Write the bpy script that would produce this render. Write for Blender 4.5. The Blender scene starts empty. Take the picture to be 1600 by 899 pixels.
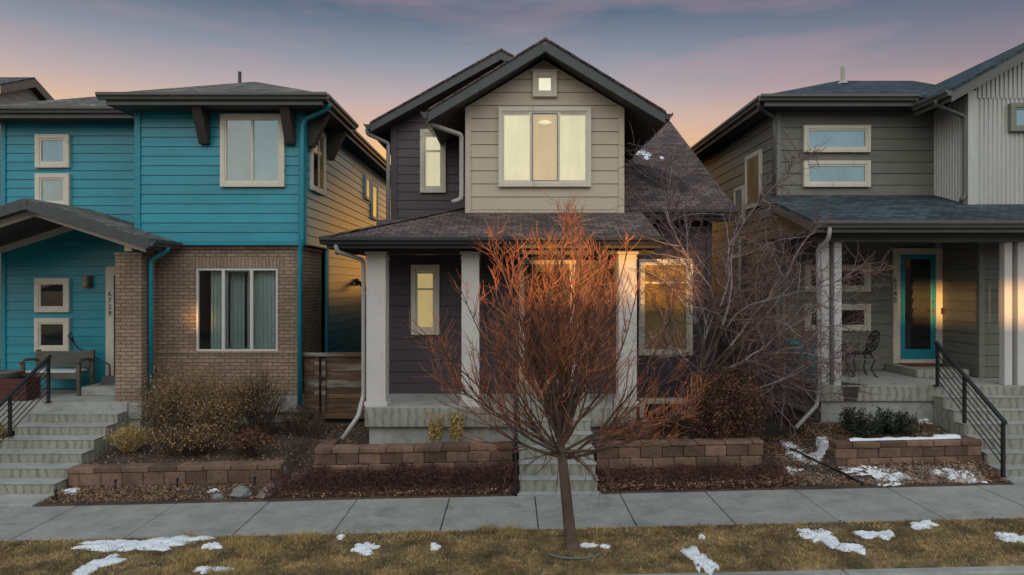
import bpy, bmesh, math, random
import numpy as np
from mathutils import Vector, Matrix, noise as mnoise

random.seed(7)
rng = np.random.default_rng(7)
sc = bpy.context.scene
col = sc.collection
R = math.radians

# ------------------------------------------------------------------ camera
CAMZ = 3.05
cam_d = bpy.data.cameras.new('camera')
cam = bpy.data.objects.new('camera', cam_d)
col.objects.link(cam)
cam.location = (0, 0, CAMZ)
cam.rotation_euler = (R(90), 0, 0)
cam_d.sensor_width = 36.0
cam_d.lens = 24.0
cam_d.shift_y = -4.5 / 1600
cam_d.clip_start = 0.1
cam_d.clip_end = 2000
sc.camera = cam

# ------------------------------------------------------------------ light
SUN_SLOPE = 0.22          # sunlight drifts this far towards +x per metre of +y
SUN_TAN = 0.04            # and falls this far per metre
sun_dir = Vector((SUN_SLOPE, 1.0, -SUN_TAN)).normalized()
sun_d = bpy.data.lights.new('sun', 'SUN')
sun_d.energy = 5.0
sun_d.angle = R(0.6)
sun_d.color = (1.0, 0.52, 0.16)
sun = bpy.data.objects.new('sun', sun_d)
col.objects.link(sun)
sun.location = (-8, -40, 12)
sun.rotation_euler = sun_dir.to_track_quat('-Z', 'Y').to_euler()

world = bpy.data.worlds.new('World')
sc.world = world
world.use_nodes = True
wn, wl = world.node_tree.nodes, world.node_tree.links
wn.clear()
w_out = wn.new('ShaderNodeOutputWorld')
w_bg = wn.new('ShaderNodeBackground')
w_bg.inputs['Strength'].default_value = 1.0
wl.new(w_bg.outputs[0], w_out.inputs[0])
w_sky = wn.new('ShaderNodeTexSky')
w_sky.sky_type = 'NISHITA'
w_sky.sun_disc = False
w_sky.sun_elevation = R(2.3)
w_sky.sun_rotation = math.atan2(-sun_dir.x, -sun_dir.y)
w_tc = wn.new('ShaderNodeTexCoord')
w_sep = wn.new('ShaderNodeSeparateXYZ')
wl.new(w_tc.outputs['Generated'], w_sep.inputs[0])


def wmath(op, a, b=None, c=None):
    n = wn.new('ShaderNodeMath')
    n.operation = op
    for i, v in enumerate((a, b, c)):
        if v is None:
            continue
        if isinstance(v, (int, float)):
            n.inputs[i].default_value = v
        else:
            wl.new(v, n.inputs[i])
    return n.outputs[0]


def srgb(r, g, b, k=1.0):
    def f(c):
        c /= 255.0
        return (c / 12.92 if c <= 0.04045 else ((c + 0.055) / 1.055) ** 2.4) * k
    return (f(r), f(g), f(b), 1.0)


def wramp(fac, stops):
    n = wn.new('ShaderNodeValToRGB')
    while len(n.color_ramp.elements) > 1:
        n.color_ramp.elements.remove(n.color_ramp.elements[-1])
    n.color_ramp.elements[0].position = stops[0][0]
    n.color_ramp.elements[0].color = stops[0][1]
    for p, c in stops[1:]:
        e = n.color_ramp.elements.new(p)
        e.color = c
    wl.new(fac, n.inputs[0])
    return n.outputs[0]


def wmix(fac, a, b, mode='MIX'):
    n = wn.new('ShaderNodeMixRGB')
    n.blend_type = mode
    for i, v in enumerate((fac, a, b)):
        if isinstance(v, (int, float)):
            n.inputs[i].default_value = v
        elif isinstance(v, tuple):
            n.inputs[i].default_value = v
        else:
            wl.new(v, n.inputs[i])
    return n.outputs[0]


wx, wy, wz = w_sep.outputs[0], w_sep.outputs[1], w_sep.outputs[2]
SK = 1.0
# evening sky over the roofs (looking +y): orange horizon, pink band, slate blue above
back = wramp(wz, [(0.0, srgb(255, 176, 70, 2.4)), (0.12, srgb(255, 184, 80, 1.9)), (0.18, srgb(240, 178, 100, 1.05)),
                  (0.225, srgb(214, 176, 152)), (0.26, srgb(180, 160, 162)), (0.31, srgb(130, 134, 150)),
                  (0.37, srgb(74, 90, 114)), (0.55, srgb(92, 122, 150)), (1.0, srgb(130, 165, 190))])
rightb = wramp(wz, [(0.0, srgb(235, 160, 110)), (0.14, srgb(228, 172, 136)), (0.215, srgb(190, 150, 138)),
                    (0.265, srgb(128, 110, 124)), (0.315, srgb(88, 88, 112)), (0.37, srgb(50, 66, 96)),
                    (0.55, srgb(92, 122, 150)), (1.0, srgb(130, 165, 190))])
side = wmath('MULTIPLY_ADD', wx, 2.2, -0.35)
side_c = wn.new('ShaderNodeClamp'); wl.new(side, side_c.inputs[0])
back2 = wmix(side_c.outputs[0], back, rightb)
# stretched pink cloud streaks
mp = wn.new('ShaderNodeMapping')
mp.inputs['Rotation'].default_value = (0, R(14), 0)
mp.inputs['Scale'].default_value = (1.6, 1.6, 9.0)
wl.new(w_tc.outputs['Generated'], mp.inputs[0])
cn = wn.new('ShaderNodeTexNoise')
cn.inputs['Scale'].default_value = 1.9
cn.inputs['Detail'].default_value = 5.0
cn.inputs['Roughness'].default_value = 0.52
wl.new(mp.outputs[0], cn.inputs[0])
cfac = wramp(cn.outputs[0], [(0.48, (0, 0, 0, 1)), (0.62, (1, 1, 1, 1))])
cm = wmath('MULTIPLY', cfac, 0.24)
back3 = wmix(cm, back2, srgb(190, 142, 152))
# the brighter western sky behind the camera
front = wramp(wz, [(0.0, srgb(235, 215, 190, 1.0)), (0.12, srgb(214, 218, 214, 1.0)), (0.28, srgb(200, 216, 220, 1.25)), (0.5, srgb(212, 212, 210, 2.6)),
                   (0.75, srgb(198, 203, 206, 2.5)), (1.0, srgb(150, 174, 184, 1.5))])
ffac = wmath('MULTIPLY_ADD', wy, -1.6, 0.25)
ff = wn.new('ShaderNodeClamp'); wl.new(ffac, ff.inputs[0])
sky_col = wmix(ff.outputs[0], back3, front)
ns = wmix(1.0, w_sky.outputs[0], (0.04, 0.04, 0.04, 1), 'MULTIPLY')
sky_all = wmix(1.0, sky_col, ns, 'ADD')
gfac = wramp(wz, [(0.0, (0, 0, 0, 1)), (0.002, (1, 1, 1, 1))])
sky_fin = wmix(gfac, (0.03, 0.03, 0.03, 1), sky_all)
wl.new(sky_fin, w_bg.inputs['Color'])

sc.view_settings.view_transform = 'Standard'
sc.view_settings.look = 'None'
sc.view_settings.exposure = 0.0
sc.view_settings.gamma = 1.0
sc.cycles.use_denoising = True
sc.cycles.max_bounces = 6
sc.cycles.diffuse_bounces = 3
sc.cycles.sample_clamp_indirect = 4.0

# ------------------------------------------------------------------ materials
M = {}


def new_mat(name):
    m = bpy.data.materials.new(name)
    m.use_nodes = True
    nt = m.node_tree
    b = nt.nodes['Principled BSDF']
    M[name] = m
    return m, nt, b


def nnode(nt, kind, **kw):
    n = nt.nodes.new(kind)
    for k, v in kw.items():
        if k.startswith('i_'):
            n.inputs[k[2:].replace('_', ' ')].default_value = v
        else:
            setattr(n, k, v)
    return n


def mixc(nt, mode, fac, a, b):
    n = nt.nodes.new('ShaderNodeMixRGB')
    n.blend_type = mode
    for i, v in enumerate((fac, a, b)):
        if isinstance(v, (int, float)):
            n.inputs[i].default_value = v
        elif isinstance(v, tuple):
            n.inputs[i].default_value = v if len(v) == 4 else (*v, 1)
        else:
            nt.links.new(v, n.inputs[i])
    return n.outputs[0]


def rampn(nt, fac, stops):
    n = nt.nodes.new('ShaderNodeValToRGB')
    while len(n.color_ramp.elements) > 1:
        n.color_ramp.elements.remove(n.color_ramp.elements[-1])
    n.color_ramp.elements[0].position = stops[0][0]
    c = stops[0][1]
    n.color_ramp.elements[0].color = (c, c, c, 1) if isinstance(c, (int, float)) else ((*c, 1) if len(c) == 3 else c)
    for p, c in stops[1:]:
        e = n.color_ramp.elements.new(p)
        e.color = (c, c, c, 1) if isinstance(c, (int, float)) else ((*c, 1) if len(c) == 3 else c)
    nt.links.new(fac, n.inputs[0])
    return n.outputs[0]


def pos_noise(nt, scale, detail=4.0, stretch=(1, 1, 1), rough=0.55, uv=False):
    g = nt.nodes.new('ShaderNodeUVMap') if uv else nt.nodes.new('ShaderNodeNewGeometry')
    mpn = nt.nodes.new('ShaderNodeMapping')
    mpn.inputs['Scale'].default_value = stretch
    nt.links.new(g.outputs['UV' if uv else 'Position'], mpn.inputs[0])
    n = nt.nodes.new('ShaderNodeTexNoise')
    n.inputs['Scale'].default_value = scale
    n.inputs['Detail'].default_value = detail
    n.inputs['Roughness'].default_value = rough
    nt.links.new(mpn.outputs[0], n.inputs[0])
    return n.outputs[0]


def paint(name, c, rough=0.5, var=0.16, island=0.0, bump=0.15, bscale=40, stretch=(1, 1, 1), spec=0.5, dirt=None, metallic=0.0):
    """A painted / plain surface: base colour with wear noise, optional tone per board."""
    m, nt, b = new_mat(name)
    n1 = pos_noise(nt, 2.3, 5.0, stretch)
    n2 = pos_noise(nt, 14.0, 4.0, stretch)
    r1 = rampn(nt, n1, [(0.3, 1 - var), (0.7, 1 + var * 0.6)])
    r2 = rampn(nt, n2, [(0.3, 1 - var * 0.6), (0.7, 1 + var * 0.4)])
    k = mixc(nt, 'MULTIPLY', 1.0, r1, r2)
    cc = mixc(nt, 'MULTIPLY', 1.0, (*c, 1), k)
    if island > 0:
        g = nt.nodes.new('ShaderNodeNewGeometry')
        r3 = rampn(nt, g.outputs['Random Per Island'], [(0.0, 1 - island), (1.0, 1 + island)])
        cc = mixc(nt, 'MULTIPLY', 1.0, cc, r3)
    if dirt:
        nd = pos_noise(nt, dirt[1], 6.0, dirt[2])
        f = rampn(nt, nd, [(dirt[3], 0.0), (dirt[4], 1.0)])
        cc = mixc(nt, 'MIX', f, cc, dirt[0])
    nt.links.new(cc, b.inputs['Base Color'])
    b.inputs['Roughness'].default_value = rough
    b.inputs['Specular IOR Level'].default_value = spec
    b.inputs['Metallic'].default_value = metallic
    if bump > 0:
        nb = pos_noise(nt, bscale, 4.0, stretch)
        bp = nt.nodes.new('ShaderNodeBump')
        bp.inputs['Strength'].default_value = bump
        bp.inputs['Distance'].default_value = 0.01
        nt.links.new(nb, bp.inputs['Height'])
        nt.links.new(bp.outputs[0], b.inputs['Normal'])
    return m


def brickmat(name, c1, c2, mortar, bw, rh, ms, rough=0.85, bump=0.5, off=0.5, spec=0.3, var=0.25):
    m, nt, b = new_mat(name)
    uv = nt.nodes.new('ShaderNodeUVMap')
    br = nt.nodes.new('ShaderNodeTexBrick')
    br.offset = off
    br.inputs['Scale'].default_value = 1.0
    br.inputs['Brick Width'].default_value = bw
    br.inputs['Row Height'].default_value = rh
    br.inputs['Mortar Size'].default_value = ms
    br.inputs['Mortar Smooth'].default_value = 0.15
    br.inputs['Bias'].default_value = 0.0
    br.inputs['Color1'].default_value = (*c1, 1)
    br.inputs['Color2'].default_value = (*c2, 1)
    br.inputs['Mortar'].default_value = (*mortar, 1)
    nt.links.new(uv.outputs[0], br.inputs[0])
    n1 = pos_noise(nt, 1.1, 5.0)
    n2 = pos_noise(nt, 25.0, 4.0)
    k = mixc(nt, 'MULTIPLY', 1.0, rampn(nt, n1, [(0.3, 1 - var), (0.7, 1 + var * 0.5)]), rampn(nt, n2, [(0.25, 0.75), (0.75, 1.2)]))
    nt.links.new(mixc(nt, 'MULTIPLY', 1.0, br.outputs['Color'], k), b.inputs['Base Color'])
    b.inputs['Roughness'].default_value = rough
    b.inputs['Specular IOR Level'].default_value = spec
    h = mixc(nt, 'MIX', 0.75, n2, rampn(nt, br.outputs['Fac'], [(0, 1.0), (1, 0.0)]))
    bp = nt.nodes.new('ShaderNodeBump')
    bp.inputs['Strength'].default_value = bump
    bp.inputs['Distance'].default_value = 0.008
    nt.links.new(h, bp.inputs['Height'])
    nt.links.new(bp.outputs[0], b.inputs['Normal'])
    return m, nt, b


def glass(name, c, gloss=0.3, rough=0.02, tint=(0.85, 0.95, 1.0), wave=0.02):
    """Window glazing: what is behind (a dull diffuse) under a reflecting pane."""
    m, nt, b = new_mat(name)
    nt.nodes.remove(b)
    out = nt.nodes['Material Output']
    d = nt.nodes.new('ShaderNodeBsdfDiffuse')
    n1 = pos_noise(nt, 1.6, 3.0, (1, 1, 0.6))
    k = rampn(nt, n1, [(0.3, 0.6), (0.7, 1.3)])
    nt.links.new(mixc(nt, 'MULTIPLY', 1.0, (*c, 1), k), d.inputs[0])
    g = nt.nodes.new('ShaderNodeBsdfGlossy')
    g.inputs['Color'].default_value = (*tint, 1)
    g.inputs['Roughness'].default_value = rough
    nb = pos_noise(nt, 1.3, 1.0)
    bp = nt.nodes.new('ShaderNodeBump')
    bp.inputs['Strength'].default_value = wave
    bp.inputs['Distance'].default_value = 0.2
    nt.links.new(nb, bp.inputs['Height'])
    nt.links.new(bp.outputs[0], g.inputs['Normal'])
    mx = nt.nodes.new('ShaderNodeMixShader')
    lw = nt.nodes.new('ShaderNodeLayerWeight')
    lw.inputs[0].default_value = 0.25
    ad = nt.nodes.new('ShaderNodeMath'); ad.operation = 'MULTIPLY_ADD'; ad.use_clamp = True
    nt.links.new(lw.outputs['Fresnel'], ad.inputs[0]); ad.inputs[1].default_value = 1.0; ad.inputs[2].default_value = gloss
    nt.links.new(ad.outputs[0], mx.inputs[0])
    nt.links.new(d.outputs[0], mx.inputs[1])
    nt.links.new(g.outputs[0], mx.inputs[2])
    nt.links.new(mx.outputs[0], out.inputs[0])
    return m


def clearglass(name, gloss=0.16, tint=(0.92, 0.96, 0.95)):
    m, nt, b = new_mat(name)
    nt.nodes.remove(b)
    out = nt.nodes['Material Output']
    t = nt.nodes.new('ShaderNodeBsdfTransparent'); t.inputs[0].default_value = (*tint, 1)
    g = nt.nodes.new('ShaderNodeBsdfGlossy'); g.inputs['Roughness'].default_value = 0.02
    lw = nt.nodes.new('ShaderNodeLayerWeight'); lw.inputs[0].default_value = 0.25
    ad = nt.nodes.new('ShaderNodeMath'); ad.operation = 'MULTIPLY_ADD'; ad.use_clamp = True
    nt.links.new(lw.outputs['Fresnel'], ad.inputs[0]); ad.inputs[1].default_value = 1.0; ad.inputs[2].default_value = gloss
    mx = nt.nodes.new('ShaderNodeMixShader')
    nt.links.new(ad.outputs[0], mx.inputs[0])
    nt.links.new(t.outputs[0], mx.inputs[1]); nt.links.new(g.outputs[0], mx.inputs[2])
    nt.links.new(mx.outputs[0], out.inputs[0])
    return m


def lit(name, c, strength, slat=0.0, var=0.12):
    """A lit window: lamp light coming through a shade."""
    m, nt, b = new_mat(name)
    n1 = pos_noise(nt, 1.3, 2.0)
    n2 = pos_noise(nt, 9.0, 3.0, (1.5, 1.0, 0.12))
    k = mixc(nt, 'MULTIPLY', 1.0, rampn(nt, n1, [(0.3, 1 - var), (0.7, 1 + var)]), rampn(nt, n2, [(0.3, 0.92), (0.7, 1.05)]))
    cc = mixc(nt, 'MULTIPLY', 1.0, (*c, 1), k)
    if slat > 0:
        uv = nt.nodes.new('ShaderNodeNewGeometry')
        wv = nt.nodes.new('ShaderNodeTexWave')
        wv.bands_direction = 'Z'
        wv.inputs['Scale'].default_value = slat
        nt.links.new(uv.outputs['Position'], wv.inputs[0])
        cc = mixc(nt, 'MULTIPLY', 1.0, cc, rampn(nt, wv.outputs[1], [(0, 0.95), (1, 1.03)]))
    b.inputs['Base Color'].default_value = (*[x * 0.5 for x in c], 1)
    b.inputs['Roughness'].default_value = 0.15
    nt.links.new(cc, b.inputs['Emission Color'])
    b.inputs['Emission Strength'].default_value = strength
    return m


paint('teal_siding', (0.016, 0.270, 0.350), 0.30, 0.12, 0.06, 0.2, 30, (0.25, 0.25, 1.4))
paint('teal_trim', (0.018, 0.25, 0.325), 0.42, 0.08)
paint('plum_siding', (0.070, 0.049, 0.060), 0.42, 0.10, 0.06, 0.25, 30, (0.25, 0.25, 1.4))
paint('plum_trim', (0.068, 0.048, 0.060), 0.42, 0.08)
paint('beige_siding', (0.54, 0.445, 0.335), 0.5, 0.05, 0.035, 0.2, 30, (0.25, 0.25, 1.4))
paint('beige_trim', (0.56, 0.465, 0.355), 0.5, 0.06)
paint('cream_trim', (0.68, 0.61, 0.50), 0.5, 0.08, dirt=((0.3, 0.26, 0.2, 1), 7.0, (1, 1, 0.4), 0.62, 0.85))
paint('pale_paint', (0.60, 0.565, 0.53), 0.5, 0.06, dirt=((0.36, 0.33, 0.3, 1), 5.0, (1, 1, 0.35), 0.62, 0.9))
paint('olive_siding', (0.190, 0.186, 0.156), 0.42, 0.14, 0.06, 0.2, 30, (0.25, 0.25, 1.4), spec=0.22)
paint('olive_trim', (0.21, 0.21, 0.175), 0.45, 0.08)
paint('metal_siding', (0.50, 0.50, 0.46), 0.4, 0.10, 0.0, 0.05, 10, (1, 1, 0.3), metallic=0.15)
paint('fascia_dark', (0.060, 0.066, 0.070), 0.42, 0.14, dirt=((0.16, 0.17, 0.17, 1), 9.0, (0.5, 0.5, 1), 0.64, 0.8))
paint('gutter_dark', (0.040, 0.040, 0.042), 0.35, 0.10)
paint('gutter_olive', (0.105, 0.105, 0.095), 0.38, 0.10)
paint('gutter_brown', (0.10, 0.095, 0.088), 0.38, 0.10)
paint('soffit_dark', (0.045, 0.042, 0.042), 0.7, 0.1)
paint('soffit_brown', (0.07, 0.06, 0.05), 0.7, 0.1)
paint('bracket_brown', (0.055, 0.045, 0.038), 0.6, 0.2)
paint('downspout_pale', (0.40, 0.38, 0.35), 0.4, 0.08)
paint('door_dark', (0.040, 0.028, 0.024), 0.4, 0.2)
paint('teal_door', (0.020, 0.28, 0.36), 0.35, 0.08)
paint('black_metal', (0.018, 0.018, 0.020), 0.45, 0.1, bump=0.05)
paint('bronze_metal', (0.05, 0.045, 0.04), 0.4, 0.1, metallic=0.6)
paint('white_vinyl', (0.62, 0.60, 0.56), 0.4, 0.05)
paint('grey_steel', (0.16, 0.17, 0.17), 0.45, 0.15, metallic=0.3)
paint('concrete', (0.33, 0.325, 0.29), 0.85, 0.2, 0.05, 0.35, 55, dirt=((0.17, 0.175, 0.165, 1), 2.6, (1, 1, 1), 0.55, 0.8))
paint('porch_concrete', (0.38, 0.38, 0.345), 0.8, 0.16, 0.03, 0.3, 55, dirt=((0.19, 0.19, 0.17, 1), 3.4, (1, 1, 1), 0.55, 0.78))
fm = paint('formed_concrete', (0.33, 0.325, 0.265), 0.88, 0.16, 0.03, 0.5, 30)
nt_ = fm.node_tree
b_ = nt_.nodes['Principled BSDF']
old_ = b_.inputs['Base Color'].links[0].from_socket
uv_ = nt_.nodes.new('ShaderNodeUVMap')
wv_ = nt_.nodes.new('ShaderNodeTexWave')
wv_.bands_direction = 'X'
wv_.inputs['Scale'].default_value = 2.3
wv_.inputs['Distortion'].default_value = 4.5
wv_.inputs['Detail'].default_value = 2.0
wv_.inputs['Detail Scale'].default_value = 1.6
nt_.links.new(uv_.outputs[0], wv_.inputs[0])
f1_ = rampn(nt_, wv_.outputs[1], [(0.55, 0.0), (0.85, 1.0)])
f2_ = rampn(nt_, pos_noise(nt_, 5.0, 4.0), [(0.30, 0.1), (0.55, 0.9)])
g_ = nt_.nodes.new('ShaderNodeNewGeometry')
sx_ = nt_.nodes.new('ShaderNodeSeparateXYZ'); nt_.links.new(g_.outputs['Normal'], sx_.inputs[0])
f3_ = rampn(nt_, sx_.outputs[2], [(0.3, 1.0), (0.6, 0.0)])
ff_ = mixc(nt_, 'MULTIPLY', 1.0, mixc(nt_, 'MULTIPLY', 1.0, f1_, f2_), f3_)
nt_.links.new(mixc(nt_, 'MIX', ff_, old_, (0.19, 0.19, 0.165)), b_.inputs['Base Color'])
paint('asphalt', (0.05, 0.05, 0.052), 0.9, 0.25, bump=0.5, bscale=90)
paint('mulch', (0.075, 0.048, 0.033), 0.95, 0.5, bump=1.0, bscale=60)
paint('soil', (0.11, 0.085, 0.06), 0.95, 0.4, bump=0.8, bscale=50)
paint('lawn_base', (0.255, 0.165, 0.070), 0.95, 0.6, bump=1.0, bscale=70, dirt=((0.07, 0.06, 0.026, 1), 3.2, (1, 1, 1), 0.48, 0.62))
paint('snow', (0.80, 0.82, 0.86), 0.6, 0.05, bump=0.5, bscale=25)
paint('retaining_block', (0.195, 0.115, 0.080), 0.9, 0.4, 0.38, 1.0, 26)
paint('weathered_wood', (0.15, 0.082, 0.046), 0.8, 0.35, 0.35, 0.5, 25, (0.25, 1, 2.5), dirt=((0.34, 0.31, 0.27, 1), 2.6, (0.35, 1, 2.4), 0.52, 0.66))
paint('grey_wood', (0.105, 0.088, 0.068), 0.75, 0.25, 0.15, 0.4, 25, (0.4, 1, 2))
paint('bark', (0.115, 0.076, 0.058), 0.9, 0.35, bump=0.9, bscale=60, stretch=(2, 2, 0.6))
paint('brown_twig', (0.12, 0.055, 0.038), 0.65, 0.25, 0.25, 0.0)
paint('purple_twig', (0.16, 0.090, 0.078), 0.7, 0.25, 0.25, 0.0)
paint('red_twig', (0.50, 0.165, 0.062), 0.6, 0.25, 0.25, 0.0)
paint('grey_twig', (0.30, 0.235, 0.225), 0.7, 0.25, 0.2, 0.0)
paint('tan_twig', (0.15, 0.11, 0.07), 0.8, 0.3, 0.3, 0.0)
paint('dark_twig', (0.085, 0.055, 0.040), 0.8, 0.3, 0.25, 0.0)
paint('olive_leaf', (0.38, 0.225, 0.09), 0.8, 0.3, 0.45, 0.0)
paint('rust_leaf', (0.155, 0.066, 0.034), 0.8, 0.3, 0.45, 0.0)
paint('red_leaf', (0.105, 0.034, 0.024), 0.8, 0.3, 0.45, 0.0)
paint('fallen_leaf', (0.27, 0.155, 0.088), 0.8, 0.3, 0.6, 0.0)
paint('evergreen_leaf', (0.022, 0.035, 0.018), 0.7, 0.3, 0.4, 0.0)
paint('straw', (0.44, 0.31, 0.12), 0.85, 0.25, 0.35, 0.0)
paint('dry_grass', (0.38, 0.255, 0.105), 0.85, 0.75, 0.5, 0.0)
paint('gravel_stone', (0.33, 0.26, 0.22), 0.85, 0.3, 0.5, 0.2)
paint('rock', (0.20, 0.205, 0.20), 0.85, 0.3, bump=0.8, bscale=15)
paint('maroon', (0.085, 0.022, 0.018), 0.6, 0.2)
paint('teal_plastic', (0.012, 0.23, 0.25), 0.4, 0.15)
paint('navy', (0.02, 0.025, 0.085), 0.4, 0.1)
paint('cushion', (0.50, 0.52, 0.56), 0.8, 0.1)
paint('doormat', (0.15, 0.05, 0.02), 0.95, 0.3, bump=0.6)
paint('green_plastic', (0.01, 0.11, 0.075), 0.4, 0.1)
paint('hose_plastic', (0.12, 0.16, 0.15), 0.5, 0.1)
paint('stain', (0.050, 0.050, 0.045), 0.35, 0.3)
paint('lamp_metal', (0.20, 0.18, 0.14), 0.4, 0.15, metallic=0.5)
paint('curtain', (0.60, 0.68, 0.66), 0.8, 0.08)
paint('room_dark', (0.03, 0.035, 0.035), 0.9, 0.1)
paint('sun_blocker_wall', (0.22, 0.19, 0.17), 0.8, 0.1)  # wall colour of the added sun blocker behind the camera
paint('far_wall', (0.26, 0.27, 0.26), 0.7, 0.06)
brickmat('brick', (0.375, 0.265, 0.190), (0.28, 0.190, 0.135), (0.115, 0.085, 0.065), 0.204, 0.0677, 0.0075)
brickmat('soldier_brick', (0.345, 0.245, 0.175), (0.28, 0.19, 0.14), (0.115, 0.085, 0.065), 0.0677, 0.6, 0.0065, off=0.0)
brickmat('shingle_grey', (0.24, 0.215, 0.18), (0.10, 0.095, 0.088), (0.045, 0.043, 0.04), 0.20, 0.14, 0.010, bump=0.8, var=0.4)
brickmat('shingle_slate', (0.080, 0.112, 0.132), (0.030, 0.043, 0.053), (0.02, 0.024, 0.028), 0.20, 0.14, 0.010, bump=0.8, var=0.4)
_, nt_, b_ = brickmat('shingle_plum', (0.205, 0.138, 0.115), (0.075, 0.056, 0.055), (0.035, 0.03, 0.032), 0.20, 0.14, 0.010, bump=0.8, var=0.4)
# meltwater has darkened one patch of this roof
old_ = b_.inputs['Base Color'].links[0].from_socket
g_ = nt_.nodes.new('ShaderNodeNewGeometry')
mp_ = nt_.nodes.new('ShaderNodeMapping'); mp_.vector_type = 'TEXTURE'
mp_.inputs['Location'].default_value = (3.05, 14.25, 5.3)
mp_.inputs['Rotation'].default_value = (0, 0, R(28))
mp_.inputs['Scale'].default_value = (0.52, 1.15, 3.0)
nt_.links.new(g_.outputs['Position'], mp_.inputs[0])
ln_ = nt_.nodes.new('ShaderNodeVectorMath'); ln_.operation = 'LENGTH'
nt_.links.new(mp_.outputs[0], ln_.inputs[0])
nz_ = pos_noise(nt_, 5.0, 4.0)
ad_ = nt_.nodes.new('ShaderNodeMath'); ad_.operation = 'MULTIPLY_ADD'
nt_.links.new(nz_, ad_.inputs[0]); ad_.inputs[1].default_value = 0.5; nt_.links.new(ln_.outputs['Value'], ad_.inputs[2])
wet_ = rampn(nt_, ad_.outputs[0], [(0.95, (0.30, 0.34, 0.42)), (1.25, (1, 1, 1))])
nt_.links.new(mixc(nt_, 'MULTIPLY', 1.0, old_, wet_), b_.inputs['Base Color'])
glass('glass_dark', (0.012, 0.012, 0.012), 0.10)
glass('glass_sky', (0.16, 0.23, 0.27), 0.22, tint=(0.62, 0.84, 0.95), wave=0.03)
glass('glass_pale', (0.22, 0.27, 0.27), 0.20, tint=(0.7, 0.85, 0.88), wave=0.03)
glass('glass_amber_reflect', (0.34, 0.23, 0.085), 0.12, wave=0.05)  # golden reflection painted into the base colour
glass('glass_screen', (0.12, 0.19, 0.205), 0.22, rough=0.12, wave=0.03)
clearglass('glass_clear', 0.10)
lit('shade_lit', (0.86, 0.79, 0.51), 0.57, 60)
lit('shade_lit_warm', (0.76, 0.58, 0.34), 0.47, 0)
lit('shade_lit_dim', (0.86, 0.66, 0.28), 0.40, 0)
lit('shade_lit_small', (0.86, 0.84, 0.62), 0.85, 0)
lit('lamp_glow', (1.0, 0.88, 0.62), 0.72, 0)


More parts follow.
